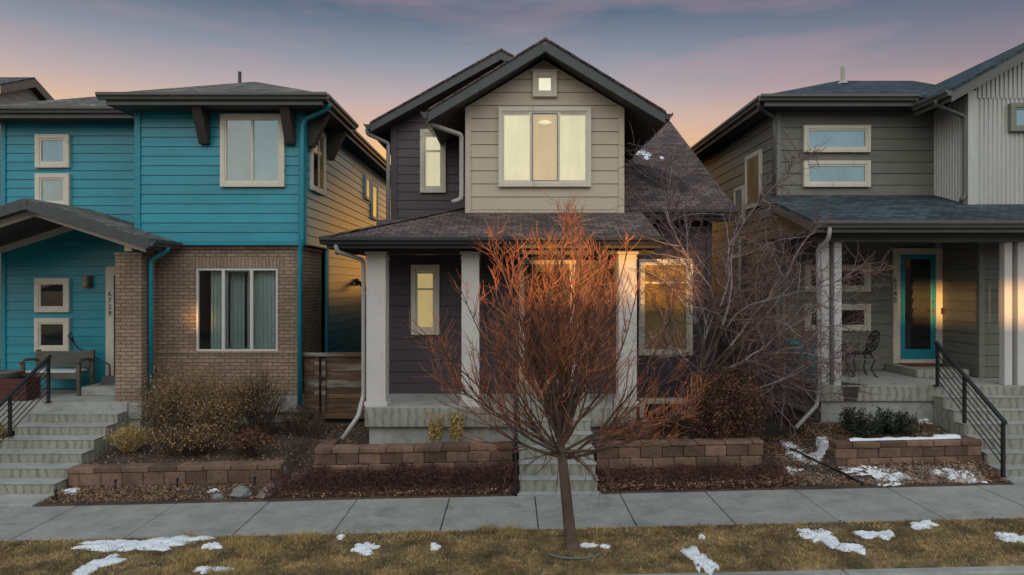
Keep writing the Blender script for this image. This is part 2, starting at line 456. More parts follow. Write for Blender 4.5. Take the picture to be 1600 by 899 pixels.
# ------------------------------------------------------------------ mesh builder
class MB:
    def __init__(self):
        self.v, self.f = [], []

    def face(self, pts):
        i = len(self.v)
        self.v += [tuple(p) for p in pts]
        self.f.append(tuple(range(i, i + len(pts))))

    def solid(self, verts, faces):
        i = len(self.v)
        self.v += [tuple(p) for p in verts]
        self.f += [tuple(a + i for a in fc) for fc in faces]

    def box(self, x0, x1, y0, y1, z0, z1):
        v = [(x0, y0, z0), (x1, y0, z0), (x1, y1, z0), (x0, y1, z0), (x0, y0, z1), (x1, y0, z1), (x1, y1, z1), (x0, y1, z1)]
        self.solid(v, [(0, 3, 2, 1), (4, 5, 6, 7), (0, 1, 5, 4), (1, 2, 6, 5), (2, 3, 7, 6), (3, 0, 4, 7)])
        return self

    def prism(self, poly, vec):
        """Closed polygon (3D points) pushed along vec."""
        n = len(poly)
        v = [Vector(p) for p in poly]
        w = [p + Vector(vec) for p in v]
        nrm = Vector((0, 0, 0))
        for i in range(n):
            nrm += v[i].cross(v[(i + 1) % n])
        fs = [tuple(range(n)), tuple(range(2 * n - 1, n - 1, -1))]
        if nrm.dot(Vector(vec)) > 0:
            fs = [tuple(range(n - 1, -1, -1)), tuple(range(n, 2 * n))]
            fs += [(i, (i + 1) % n, n + (i + 1) % n, n + i) for i in range(n)]
        else:
            fs += [((i + 1) % n, i, n + i, n + (i + 1) % n) for i in range(n)]
        self.solid(v + w, fs)
        return self

    def tube(self, pts, r, n=8, r1=None, cap=True, flat=None):
        pts = [Vector(p) for p in pts]
        m = len(pts)
        up = None
        base = len(self.v)
        for i, p in enumerate(pts):
            if i == 0:
                t = pts[1] - pts[0]
            elif i == m - 1:
                t = pts[-1] - pts[-2]
            else:
                t = (pts[i + 1] - pts[i]).normalized() + (pts[i] - pts[i - 1]).normalized()
            if t.length < 1e-9:
                t = Vector((0, 0, 1))
            t.normalize()
            if up is None:
                a = Vector((0, 0, 1)) if abs(t.z) < 0.9 else Vector((0, 1, 0))
                up = (a - t * a.dot(t)).normalized()
            else:
                up = (up - t * up.dot(t))
                up = up.normalized() if up.length > 1e-6 else Vector((1, 0, 0))
            sd = t.cross(up)
            rr = r if r1 is None else r + (r1 - r) * i / (m - 1)
            for k in range(n):
                ang = 2 * math.pi * (k + 0.5) / n
                self.v.append(tuple(p + up * (math.sin(ang) * rr) + sd * (math.cos(ang) * rr)))
        for i in range(m - 1):
            for k in range(n):
                a, b2 = base + i * n + k, base + i * n + (k + 1) % n
                self.f.append((a, b2, b2 + n, a + n))
        if cap:
            self.f.append(tuple(base + k for k in range(n - 1, -1, -1)))
            self.f.append(tuple(base + (m - 1) * n + k for k in range(n)))
        return self

    def lathe(self, c, prof, n=20):
        base = len(self.v)
        for r_, z in prof:
            for k in range(n):
                a = 2 * math.pi * k / n
                self.v.append((c[0] + r_ * math.cos(a), c[1] + r_ * math.sin(a), c[2] + z))
        for i in range(len(prof) - 1):
            for k in range(n):
                a, b2 = base + i * n + k, base + i * n + (k + 1) % n
                self.f.append((a, b2, b2 + n, a + n))
        self.f.append(tuple(base + k for k in range(n - 1, -1, -1)))
        self.f.append(tuple(base + (len(prof) - 1) * n + k for k in range(n)))
        return self

    def blob(self, c, s, amp=0.2, seed=0, sub=3):
        bm = bmesh.new()
        bmesh.ops.create_icosphere(bm, subdivisions=sub, radius=1.0)
        for v in bm.verts:
            k = 1 + amp * mnoise.noise(v.co * 1.7 + Vector((seed * 3.1, seed, 0))) + amp * 0.4 * mnoise.noise(v.co * 4.1 + Vector((seed, 0, 9)))
            v.co = Vector((c[0] + v.co.x * s[0] * k, c[1] + v.co.y * s[1] * k, c[2] + v.co.z * s[2] * k))
        bm.verts.index_update()
        self.solid([v.co.copy() for v in bm.verts], [tuple(v.index for v in f.verts) for f in bm.faces])
        bm.free()
        return self

    def build(self, name, mat, parent=None, loc=None, smooth=False, bevel=0.0):
        base = Vector((0, 0, 0))
        if parent is not None:
            p = parent
            while p.parent is not None:
                p = p.parent
            base = Vector(p.location)
        elif loc is not None:
            base = Vector(loc)
        me = bpy.data.meshes.new(name)
        V = np.array(self.v, dtype=np.float64).reshape(-1, 3)
        me.from_pydata((V - np.array(base)).tolist(), [], self.f)
        me.materials.append(M[mat])
        me.update()
        # metric UVs along each face's own horizontal / upslope axes
        nl = len(me.loops)
        pn = np.empty(len(me.polygons) * 3); me.polygons.foreach_get('normal', pn); pn = pn.reshape(-1, 3)
        lt = np.empty(len(me.polygons), dtype=np.int32); me.polygons.foreach_get('loop_total', lt)
        vi = np.empty(nl, dtype=np.int32); me.loops.foreach_get('vertex_index', vi)
        u = np.stack([-pn[:, 1], pn[:, 0], np.zeros(len(pn))], 1)
        ln = np.linalg.norm(u, axis=1)
        flat = ln < 0.02
        u[~flat] /= ln[~flat][:, None]
        u[flat] = (1, 0, 0)
        w = np.cross(pn, u)
        w[flat] = (0, 1, 0)
        ul, wl_ = np.repeat(u, lt, 0), np.repeat(w, lt, 0)
        P = V[vi]
        uvs = np.stack([(P * ul).sum(1), (P * wl_).sum(1)], 1)
        lay = me.uv_layers.new(name='UVMap')
        lay.data.foreach_set('uv', uvs.astype(np.float32).ravel())
        if smooth:
            me.polygons.foreach_set('use_smooth', np.ones(len(me.polygons), dtype=bool))
        o = bpy.data.objects.new(name, me)
        col.objects.link(o)
        if parent is not None:
            o.parent = parent
        else:
            o.location = base
        if bevel > 0:
            bv = o.modifiers.new('bevel', 'BEVEL')
            bv.width = bevel
            bv.segments = 2
            bv.limit_method = 'ANGLE'
            bv.angle_limit = R(40)
        return o


def thing(name, loc, label, cat, group=None):
    o = bpy.data.objects.new(name, None)
    o.empty_display_size = 0.3
    o.location = loc
    col.objects.link(o)
    return tag(o, label, cat, group)


def tag(o, label=None, cat=None, group=None, kind=None):
    if label: o['label'] = label
    if cat: o['category'] = cat
    if group: o['group'] = group
    if kind: o['kind'] = kind
    return o


def boxpart(name, mat, parent, *b, bevel=0.0):
    return MB().box(*b).build(name, mat, parent, bevel=bevel)


# ------------------------------------------------------------------ wall helpers
def clip(poly, axis, val, keep_ge):
    out = []
    n = len(poly)
    for i in range(n):
        a, b2 = poly[i], poly[(i + 1) % n]
        da = (a[axis] - val) * (1 if keep_ge else -1)
        db = (b2[axis] - val) * (1 if keep_ge else -1)
        if da >= 0:
            out.append(a)
        if (da > 0 and db < 0) or (da < 0 and db > 0):
            t = da / (da - db)
            out.append((a[0] + (b2[0] - a[0]) * t, a[1] + (b2[1] - a[1]) * t))
    return out


def pieces_of(poly, holes):
    todo = [poly]
    for (u0, u1, z0, z1) in holes:
        nxt = []
        for p in todo:
            if max(q[1] for q in p) <= z0 or min(q[1] for q in p) >= z1 or max(q[0] for q in p) <= u0 or min(q[0] for q in p) >= u1:
                nxt.append(p)
                continue
            lo = clip(p, 1, z0, False); hi = clip(p, 1, z1, True)
            mid = clip(clip(p, 1, z0, True), 1, z1, False)
            for q in (lo, hi, clip(mid, 0, u0, False), clip(mid, 0, u1, True)):
                if len(q) >= 3:
                    nxt.append(q)
        todo = nxt
    return todo


def siding(mb, org, ud, nd, poly, expo, holes=(), board=3.2, lip=0.016, seed=0):
    """Lapped boards on a vertical wall: org + u*ud, outward nd; each board its own sloped strip over a dark slot."""
    rs = random.Random(seed)
    zmin, zmax = min(p[1] for p in poly), max(p[1] for p in poly)

    def P(u, z, off):
        return (org[0] + ud[0] * u + nd[0] * off, org[1] + ud[1] * u + nd[1] * off, z)
    k = 0
    z = zmin
    while z < zmax - 0.005:
        z1 = min(z + expo, zmax)
        strip = clip(clip(poly, 1, z, True), 1, z1, False)
        if len(strip) >= 3:
            for pc in pieces_of(strip, holes):
                mb.face([P(p[0], p[1], -0.016) for p in pc])
            us = [p[0] for p in strip]
            cuts = []
            c = min(us) + rs.uniform(0.4, 1.0) * board
            while c < max(us) - 0.3:
                cuts.append(c)
                c += board * rs.uniform(0.8, 1.1)
            edges = [min(us) - 1] + cuts + [max(us) + 1]
            for a, b2 in zip(edges[:-1], edges[1:]):
                bd = clip(clip(strip, 0, a + 0.0015, True), 0, b2 - 0.0015, False)
                if len(bd) < 3:
                    continue
                for pc in pieces_of(bd, holes):
                    zb = min(p[1] for p in pc); zt = max(p[1] for p in pc)
                    if zt - zb < 0.004:
                        continue
                    body = clip(pc, 1, z + 0.010, True)
                    off = lambda zz: lip + (0.003 - lip) * (zz - z) / expo
                    if len(body) >= 3:
                        mb.face([P(p[0], p[1], off(p[1])) for p in body])
                    if zb <= z + 0.001:
                        bot = [p[0] for p in body if abs(p[1] - (z + 0.010)) < 1e-5]
                        if len(bot) >= 2:
                            a0, a1 = min(bot), max(bot)
                            mb.face([P(a0, z + 0.010, -0.012), P(a1, z + 0.010, -0.012), P(a1, z + 0.010, lip), P(a0, z + 0.010, lip)])
                            mb.face([P(a0, z - 0.004, -0.012), P(a1, z - 0.004, -0.012), P(a1, z + 0.010, -0.012), P(a0, z + 0.010, -0.012)])
        z += expo
        k += 1
    return mb


def flatwall(mb, org, ud, nd, poly, holes=(), off=0.0):
    for pc in pieces_of(poly, holes):
        mb.face([(org[0] + ud[0] * u + nd[0] * off, org[1] + ud[1] * u + nd[1] * off, z) for u, z in pc])
    return mb


def front_siding(house, mat, Y, poly, expo, holes=(), seed=0, name='wall'):
    return siding(MB(), (0, Y), (1, 0), (0, -1), poly, expo, holes, seed=seed).build(name, mat, house)


def rect(a, b, c, d):
    return [(a, c), (b, c), (b, d), (a, d)]


def wpos(x, y, Y):
    return ((x - 800) / 1067 * Y, CAMZ - (y - 445) / 1067 * Y)


def win_front(house, Y, x0, x1, z0, z1, trim=0.09, tmat='cream_trim', panes=1, pmat='glass_dark', sash='cream_trim', proud=0.07,
              transom=None, pmats=None, name='window', sw=0.035, head=0.0):
    """Window in a wall facing the street: trim boards, sash bars and glazing set back in it."""
    f = MB()
    yf, yb = Y - proud - 0.012, Y + 0.01
    f.box(x0, x0 + trim, yf, yb, z0, z1)
    f.box(x1 - trim, x1, yf, yb, z0, z1)
    f.box(x0 + trim, x1 - trim, yf, yb, z0, z0 + trim)
    f.box(x0 + trim, x1 - trim, yf, yb, z1 - trim, z1)
    if head:
        f.box(x0 - 0.02, x1 + 0.02, yf - 0.012, yb, z1 + 0.002, z1 + head)
    w = f.build(name, tmat, house, bevel=0.005)
    a0, a1, b0, b1 = x0 + trim, x1 - trim, z0 + trim, z1 - trim
    s = MB()
    ys, ye = Y - proud + 0.004, Y - proud + 0.034
    s.box(a0, a0 + sw, ys, ye, b0, b1); s.box(a1 - sw, a1, ys, ye, b0, b1)
    s.box(a0 + sw, a1 - sw, ys, ye, b0, b0 + sw); s.box(a0 + sw, a1 - sw, ys, ye, b1 - sw, b1)
    for k in range(1, panes):
        c = a0 + (a1 - a0) * k / panes
        s.box(c - sw * 0.6, c + sw * 0.6, ys - 0.003, ye, b0 + sw, b1 - sw)
    if transom:
        s.box(a0 + sw, a1 - sw, ys - 0.004, ye, transom - sw * 0.5, transom + sw * 0.5)
    s.build('sash', sash, w)
    yg = Y - proud + 0.026
    for k in range(panes):
        c0 = a0 + (a1 - a0) * k / panes; c1 = a0 + (a1 - a0) * (k + 1) / panes
        pm = pmats[k] if pmats else pmat
        MB().box(c0 + 0.004, c1 - 0.004, yg + 0.001 * k, yg + 0.006, b0 + 0.003, b1 - 0.003).build('pane', pm, w)
        if pm in ('shade_lit', 'shade_lit_dim'):      # head rail and hem bar of the drawn shade
            MB().box(c0 + sw, c1 - sw, yg - 0.007, yg - 0.001, b1 - sw - 0.045, b1 - sw - 0.002).build('shade_rail', 'cream_trim', w)
            MB().box(c0 + sw, c1 - sw, yg - 0.007, yg - 0.001, b0 + sw + 0.004, b0 + sw + 0.022).build('hem_bar', 'cream_trim', w)
    return w


def win_side(house, X, nx, y0, y1, z0, z1, trim=0.08, tmat='cream_trim', panes=1, pmat='glass_dark', pmats=None):
    """The same in a wall facing sideways (normal nx = +1 or -1)."""
    f = MB()
    a, b2 = sorted((X - nx * 0.03, X + nx * 0.045))
    f.box(a, b2, y0, y0 + trim, z0, z1); f.box(a, b2, y1 - trim, y1, z0, z1)
    f.box(a, b2, y0 + trim, y1 - trim, z0, z0 + trim); f.box(a, b2, y0 + trim, y1 - trim, z1 - trim, z1)
    w = f.build('window', tmat, house, bevel=0.005)
    s = MB()
    a, b2 = sorted((X + nx * 0.015, X + nx * 0.035))
    for k in range(0, panes + 1):
        c = y0 + trim + (y1 - y0 - 2 * trim) * k / panes
        s.box(a, b2, c - 0.02, c + 0.02, z0 + trim, z1 - trim)
    s.box(a, b2, y0 + trim, y1 - trim, z0 + trim, z0 + trim + 0.03); s.box(a, b2, y0 + trim, y1 - trim, z1 - trim - 0.03, z1 - trim)
    s.build('sash', tmat, w)
    for k in range(panes):
        c0 = y0 + trim + (y1 - y0 - 2 * trim) * k / panes; c1 = y0 + trim + (y1 - y0 - 2 * trim) * (k + 1) / panes
        a, b2 = sorted((X + nx * 0.012, X + nx * 0.022))
        MB().box(a, b2, c0 + 0.003, c1 - 0.003, z0 + trim - 0.003, z1 - trim + 0.003).build('pane', pmats[k] if pmats else pmat, w)
    return w


def gutter_x(mb, x0, x1, y, z):
    """K-style gutter along x, its open top at z, back against y."""
    pr = [(0, 0), (0, -0.115), (-0.075, -0.115), (-0.085, -0.075), (-0.125, -0.045), (-0.125, 0.004), (-0.118, 0.004), (-0.118, -0.02), (-0.012, -0.02), (-0.012, 0)]
    mb.prism([(x0, y + a, z + b2) for a, b2 in pr], (x1 - x0, 0, 0))
    return mb


def gutter_y(mb, y0, y1, x, z, nx):
    pr = [(0, 0), (0, -0.115), (0.075, -0.115), (0.085, -0.075), (0.125, -0.045), (0.125, 0.004), (0.118, 0.004), (0.118, -0.02), (0.012, -0.02), (0.012, 0)]
    mb.prism([(x + nx * a, y0, z + b2) for a, b2 in pr], (0, y1 - y0, 0))
    return mb


def roofslab(mb, poly, th=0.05):
    mb.prism([(p[0], p[1], p[2] - th) for p in poly], (0, 0, th))
    return mb


def downspout(house, pts, mat, r=0.042, name='downspout'):
    # soft elbows between the straight runs
    P = [Vector(p) for p in pts]
    out = [P[0]]
    for i in range(1, len(P) - 1):
        a, b2, c = P[i - 1], P[i], P[i + 1]
        d = min(0.07, (a - b2).length * 0.4, (c - b2).length * 0.4)
        p0 = b2 + (a - b2).normalized() * d; p1 = b2 + (c - b2).normalized() * d
        out += [p0, (p0 + p1) * 0.25 + b2 * 0.5, p1]
    out.append(P[-1])
    m = MB().tube(out, r, 8)
    for p in (P[len(P) // 2],):
        pass
    return m.build(name, mat, house, smooth=True)


def textmesh(body, name, size, loc, rot, mat, parent, spacing=0.9, depth=0.004):
    cu = bpy.data.curves.new(name, 'FONT')
    cu.body = body; cu.size = size; cu.extrude = depth; cu.align_x = 'CENTER'; cu.align_y = 'CENTER'; cu.space_line = spacing
    t = bpy.data.objects.new(name + '_curve', cu)
    col.objects.link(t)
    bpy.context.view_layer.update()
    dg = bpy.context.evaluated_depsgraph_get()
    me = bpy.data.meshes.new_from_object(t.evaluated_get(dg))
    bpy.data.objects.remove(t)
    me.materials.clear(); me.materials.append(M[mat])
    o = bpy.data.objects.new(name, me)
    col.objects.link(o)
    p = parent
    while p.parent is not None:
        p = p.parent
    o.parent = parent
    o.location = Vector(loc) - Vector(p.location)
    o.rotation_euler = rot
    return o


# ------------------------------------------------------------------ the ground
SL = 0.0225


def sm(a, b, t):
    t = min(1, max(0, (t - a) / (b - a)))
    return t * t * (3 - 2 * t)


def base_h(x):
    return SL * max(-30, min(30, x))


WALLS = [(-6.93, -3.62, 10.72, 0.29, 0.50), (-3.02, 0.03, 10.58, 0.46, 0.44), (1.32, 3.86, 10.58, 0.46, 0.44), (4.98, 7.26, 10.58, 0.40, 0.62)]


def rise(x, y):
    slope = 0.03 + 0.40 * sm(10.1, 12.9, y)
    if x > 4.4:
        slope += 0.1 * sm(4.4, 5.2, x) * sm(9.95, 10.6, y)
    r_ = slope
    for (a, b2, yw, h0, h1) in WALLS:
        if a - 0.1 < x < b2 + 0.1:
            k = sm(a - 0.1, a + 0.05, x) * (1 - sm(b2 - 0.05, b2 + 0.1, x))
            bed = h0 + (h1 - h0) * sm(yw, 12.8, y) if y >= yw else (0.02 + 0.03 * sm(9.9, 10.4, y)) + (0.11 * sm(10.0, 10.5, y) if x > 4.9 else 0)
            r_ = r_ + (bed - r_) * k
    for (a, b2, yt) in ((0.06, 1.31, 11.2), (-8.6, -6.92, 12.4), (7.24, 9.4, 11.8)):
        if a < x < b2 and y < yt:
            r_ = -0.06
    return r_


def gh(x, y):
    b2 = base_h(x)
    if y < 9.84:
        return b2 - 0.02
    return b2 + rise(x, y) * sm(9.84, 9.9, y) - 0.02 * (1 - sm(9.84, 9.9, y))


def grid_sheet(name, mat, xs, ys, hf, **tagkw):
    nx, ny = len(xs), len(ys)
    mb = MB()
    mb.v = [(x, y, hf(x, y)) for y in ys for x in xs]
    mb.f = [(j * nx + i, j * nx + i + 1, (j + 1) * nx + i + 1, (j + 1) * nx + i) for j in range(ny - 1) for i in range(nx - 1)]
    o = mb.build(name, mat, None, loc=(0, 0, 0), smooth=True)
    return tag(o, **tagkw)


def rough_h(x, y):
    return gh(x, y) + 0.035 * mnoise.noise(Vector((x * 2.2, y * 2.2, 0))) * sm(9.95, 10.2, y) + 0.012 * mnoise.noise(Vector((x * 9, y * 9, 3))) * sm(9.9, 10.1, y)


xs = [-400, -120, -60, -30] + list(np.arange(-14, 14.01, 0.07)) + [30, 60, 120, 400]
ys = list(np.arange(9.82, 14.5, 0.07)) + [16, 20, 25, 40, 80, 200, 500]
grid_sheet('ground', 'mulch', xs, ys, rough_h, label='brown mulch ground around the house foundations', kind='structure')
gx = [-400, -60, -30, -15, 0, 15, 30, 60, 400]
grid_sheet('distant_ground', 'soil', gx, [-500, -100, -23.0, -20.5], lambda x, y: base_h(x) - 0.02, kind='structure')
grid_sheet('road', 'asphalt', gx, [-20.6, -10, 0, 6.46], lambda x, y: base_h(x) - 0.135, label='dark asphalt road in front of the lawn strip', kind='structure')


def strip_x(x0, x1, y0, y1, top, th, mb):
    """A slab that follows the slope of the street."""
    v = []
    for zt in (-th, 0):
        for (x, y) in ((x0, y0), (x1, y0), (x1, y1), (x0, y1)):
            v.append((x, y, base_h(x) + top + zt))
    mb.solid(v, [(0, 3, 2, 1), (4, 5, 6, 7), (0, 1, 5, 4), (1, 2, 6, 5), (2, 3, 7, 6), (3, 0, 4, 7)])


joints = [-13.9, -12.6, -11.3, -10.1, -8.9, -7.6, -6.28, -4.84, -3.5, -2.24, -0.9, 0.33, 1.56, 2.79, 4.09, 5.42, 6.7, 8.0, 9.3, 10.6, 11.9, 13.2, 14.5]
sw = MB()
for a, b2 in zip(joints[:-1], joints[1:]):
    strip_x(a + 0.007, b2 - 0.007, 8.5, 9.86, 0.0 + random.uniform(-0.003, 0.003), 0.12, sw)
strip_x(-60, joints[0], 8.5, 9.86, 0, 0.12, sw); strip_x(joints[-1], 60, 8.5, 9.86, 0, 0.12, sw)
tag(sw.build('sidewalk', 'concrete', None, loc=(0, 8.5, 0), bevel=0.008), 'pale concrete sidewalk of square panels along the houses', kind='structure')
cb = MB()
for k in range(-12, 12):
    strip_x(k * 2.9 + 0.55 + 0.006, k * 2.9 + 3.45 - 0.006, 6.99, 7.14, 0.0, 0.3, cb)
    strip_x(k * 2.9 + 0.55 + 0.006, k * 2.9 + 3.45 - 0.006, 6.45, 6.988, -0.128, 0.1, cb)
tag(cb.build('kerb', 'concrete', None, loc=(0, 7, 0), bevel=0.02), 'concrete kerb and gutter pan beside the road', kind='structure')


def lawn_h(x, y):
    return base_h(x) + 0.012 + 0.022 * mnoise.noise(Vector((x * 1.5, y * 1.5, 5))) * sm(7.14, 7.3, y) * (1 - sm(8.36, 8.5, y)) - 0.02 * (1 - sm(7.14, 7.2, y)) - 0.02 * sm(8.44, 8.5, y)


lx = [-60, -30] + list(np.arange(-9, 9.01, 0.06)) + [30, 60]
grid_sheet('lawn', 'lawn_base', lx, list(np.arange(7.14, 8.501, 0.068)), lawn_h, label='strip of dormant lawn between kerb and sidewalk', kind='structure')


# ------------------------------------------------------------------ scatter helpers (numpy)
def scatter_mesh(name, mat, quads, tris=None, parent=None, loc=(0, 0, 0)):
    """quads: (n,4,3) array of world corners."""
    base = Vector(loc)
    if parent is not None:
        p = parent
        while p.parent is not None:
            p = p.parent
        base = Vector(p.location)
    me = bpy.data.meshes.new(name)
    n = len(quads)
    k = quads.shape[1]
    V = (quads.reshape(-1, 3) - np.array(base)).astype(np.float32)
    me.vertices.add(n * k); me.vertices.foreach_set('co', V.ravel())
    me.loops.add(n * k); me.loops.foreach_set('vertex_index', np.arange(n * k, dtype=np.int32))
    me.polygons.add(n)
    me.polygons.foreach_set('loop_start', np.arange(0, n * k, k, dtype=np.int32))
    me.polygons.foreach_set('loop_total', np.full(n, k, dtype=np.int32))
    me.update(calc_edges=True)
    me.materials.append(M[mat])
    o = bpy.data.objects.new(name, me)
    col.objects.link(o)
    if parent is not None:
        o.parent = parent
    else:
        o.location = base
    return o


def leaf_quads(P, size, up_bias=0.0, aspect=0.55, jit=0.4):
    """Small bent diamond leaves at points P with random facing."""
    n = len(P)
    d = rng.normal(size=(n, 3)); d[:, 2] *= (1 - up_bias)
    d /= np.linalg.norm(d, axis=1)[:, None]
    e = rng.normal(size=(n, 3)); e[:, 2] *= (1 - up_bias)
    e -= d * (d * e).sum(1)[:, None]
    e /= np.linalg.norm(e, axis=1)[:, None]
    s = size * (1 + jit * rng.uniform(-1, 1, size=(n, 1)))
    a = P - d * s
    b2 = P + e * s * aspect + rng.normal(size=(n, 3)) * s * 0.15
    c = P + d * s
    f = P - e * s * aspect + rng.normal(size=(n, 3)) * s * 0.15
    return np.stack([a, b2, c, f], 1)


def blade_tris(P, h, w, lean=0.5):
    n = len(P)
    a = rng.uniform(0, 2 * math.pi, n)
    wd = np.stack([np.cos(a), np.sin(a), np.zeros(n)], 1) * (w * (0.6 + 0.8 * rng.uniform(size=(n, 1))))
    l = rng.normal(size=(n, 3)) * lean; l[:, 2] = 1.0
    l /= np.linalg.norm(l, axis=1)[:, None]
    hh = h * (0.5 + rng.uniform(size=(n, 1)))
    return np.stack([P - wd, P + wd, P + l * hh], 1)


# ------------------------------------------------------------------ CENTRE HOUSE
CH = thing('house', (0.6, 12.6, 0.4), 'plum and beige two-storey gabled house with lit windows', 'house')
YP, YU, YW = 12.6, 14.3, 13.2          # porch wall, upper plum wall, right wing wall
# walls
lw_x0, lw_x1 = -0.645, -0.0
front_siding(CH, 'plum_siding', YP, rect(-2.5, 2.12, 0.42, 4.25), 0.203, seed=1)
front_siding(CH, 'plum_siding', YW, rect(2.12, 3.85, 0.30, 4.55), 0.203, seed=2)
rk = 0.56
zt = lambda x: 6.35 + rk * (x + 2.88) - 0.22
front_siding(CH, 'plum_siding', YU, [(-2.5, 3.9), (2.0, 3.9), (2.0, 6.35), (-0.22, 7.62), (-2.5, zt(-2.5))], 0.181, seed=3)
sideL = MB()
siding(sideL, (-2.5, 12.6), (0, 1), (-1, 0), rect(0, 1.7, 0.3, 3.85), 0.203, seed=4)
siding(sideL, (-2.5, 14.3), (0, 1), (-1, 0), rect(0, 5.2, 0.3, 6.5), 0.181, seed=5)
sideL.build('wall', 'plum_siding', CH)
MB().box(2.122, 2.14, 12.6, 13.2, 0.3, 4.3).build('wall', 'plum_siding', CH)
rear = MB()
flatwall(rear, (3.85, 13.2), (0, 1), (1, 0), [(0, 0.2), (9.3, 0.2), (9.3, 5.6), (5.7, 7.5), (0, 4.45)])
flatwall(rear, (-2.49, 19.5), (1, 0), (0, 1), rect(0, 2.0, 0.2, 6.5))
flatwall(rear, (-0.49, 19.5), (0, 1), (-1, 0), rect(0, 3, 0.2, 6.4))
flatwall(rear, (-0.5, 22.5), (1, 0), (0, 1), rect(0, 4.35, 0.2, 5.6))
rear.build('wall', 'plum_trim', CH)
# beige upper box
bx0, bx1, bz0 = -0.862, 2.067, 4.36
bz = lambda x: 7.434 - 0.608 * abs(x - 0.592) - 0.24
front_siding(CH, 'beige_siding', YP - 0.01, [(bx0 + 0.1, bz0 + 0.06), (bx1 - 0.1, bz0 + 0.06), (bx1 - 0.1, bz(bx1 - 0.1)), (0.592, bz(0.592)), (bx0 + 0.1, bz(bx0 + 0.1))], 0.241, seed=6)
bs = MB()
flatwall(bs, (bx0, YP), (0, 1), (-1, 0), rect(0, 3.6, 4.2, 6.5)); flatwall(bs, (bx1, YP), (0, 1), (1, 0), rect(0, 3.6, 4.2, 6.5))
bs.build('wall', 'beige_trim', CH)
ct = MB()
for a, b2 in ((bx0, bx0 + 0.105), (bx1 - 0.105, bx1)):
    m_ = (bz(a), bz(b2))
    ct.prism([(a, YP - 0.045, bz0), (b2, YP - 0.045, bz0), (b2, YP - 0.045, m_[1]), (a, YP - 0.045, m_[0])], (0, 0.055, 0))
ct.box(bx0 + 0.105, bx1 - 0.105, YP - 0.03, YP + 0.01, bz0, bz0 + 0.06)
ct.build('corner_trim', 'beige_trim', CH, bevel=0.004)
MB().box(-2.51, -2.40, YU - 0.035, YU + 0.01, 3.9, 6.36).box(-2.535, -2.511, YU - 0.035, YU + 0.1, 3.9, 6.36).build('corner_trim', 'plum_trim', CH)
MB().box(3.75, 3.86, YW - 0.035, YW + 0.01, 0.3, 4.5).build('corner_trim', 'plum_trim', CH)


def gable_front(house, xr, zr, xl, zl, xq, zq, y0, y1, shingle, fmat, smat, fh=0.2, ft=0.04):
    """Front-facing gable roof: two shingled slopes, rake boards mitred at the peak, soffit."""
    r_ = MB()
    th = 0.035
    for (xe, ze) in ((xl, zl), (xq, zq)):
        roofslab(r_, [(xr, y0 - 0.03, zr), (xr, y1, zr), (xe, y1, ze), (xe, y0 - 0.03, ze)], th)
    ro = r_.build('roof', shingle, house)
    f = MB()
    for (xe, ze) in ((xl, zl), (xq, zq)):
        f.prism([(xr, y0, zr - th), (xe, y0, ze - th), (xe, y0, ze - th - fh), (xr, y0, zr - th - fh * 1.12)], (0, ft, 0))
        f.prism([(xe, y0 + ft, ze - th), (xe, y1, ze - th), (xe, y1, ze - th - fh * 0.85), (xe, y0 + ft, ze - th - fh * 0.85)], (0.03 if xe < xr else -0.03, 0, 0))
    f.prism([(xr - 0.06, y0 - 0.012, zr - th - 0.04), (xr + 0.06, y0 - 0.012, zr - th - 0.04), (xr + 0.035, y0 - 0.012, zr - th - fh * 1.15), (xr - 0.035, y0 - 0.012, zr - th - fh * 1.15)], (0, 0.012, 0))
    f.build('fascia', fmat, house, bevel=0.006)
    s = MB()
    for (xe, ze) in ((xl, zl), (xq, zq)):
        e = 0.03 if xe < xr else -0.03
        s.prism([(xr, y0 + ft, zr - th - 0.16), (xr, y1, zr - th - 0.16), (xe + e, y1, ze - th - 0.16), (xe + e, y0 + ft, ze - th - 0.16)], (0, 0, 0.012))
    s.build('soffit', smat, house)
    return ro


g1 = gable_front(CH, -0.22, 7.84, -2.88, 6.35, 2.44, 6.35, 13.85, 19.2, 'shingle_plum', 'fascia_dark', 'soffit_dark', 0.17)
g2 = gable_front(CH, 0.592, 7.434, -1.503, 6.16, 2.733, 6.13, 12.12, 17.0, 'shingle_plum', 'fascia_dark', 'soffit_dark', 0.19)
# right wing roof: slope facing the street, rake on the right
eY, eZ, rY, rZ = 12.75, 4.47, 18.9, 7.81
wr = MB()
roofslab(wr, [(1.9, eY, eZ), (4.2, eY, eZ), (4.2, rY, rZ), (-0.3, rY, rZ), (-0.3, 15.5, eZ + (rZ - eZ) * (15.5 - eY) / (rY - eY)), (1.9, 15.5, eZ + (rZ - eZ) * (15.5 - eY) / (rY - eY))], 0.05)
roofslab(wr, [(-0.3, rY, rZ), (4.2, rY, rZ), (4.2, 23, 5.6), (-0.3, 23, 5.6)], 0.05)
wr.build('roof', 'shingle_plum', CH)
wf = MB()
wf.prism([(4.17, eY, eZ - 0.05), (4.17, rY, rZ - 0.05), (4.17, rY, rZ - 0.24), (4.17, eY, eZ - 0.22)], (0.03, 0, 0))
wf.box(2.05, 4.17, eY + 0.002, eY + 0.03, eZ - 0.2, eZ - 0.045)
wf.build('fascia', 'fascia_dark', CH)
MB().box(2.05, 4.17, eY + 0.03, YW + 0.01, eZ - 0.2, eZ - 0.18).build('soffit', 'soffit_dark', CH)
gutter_x(MB(), 2.2, 4.19, eY, eZ - 0.03).build('gutter', 'gutter_dark', CH)
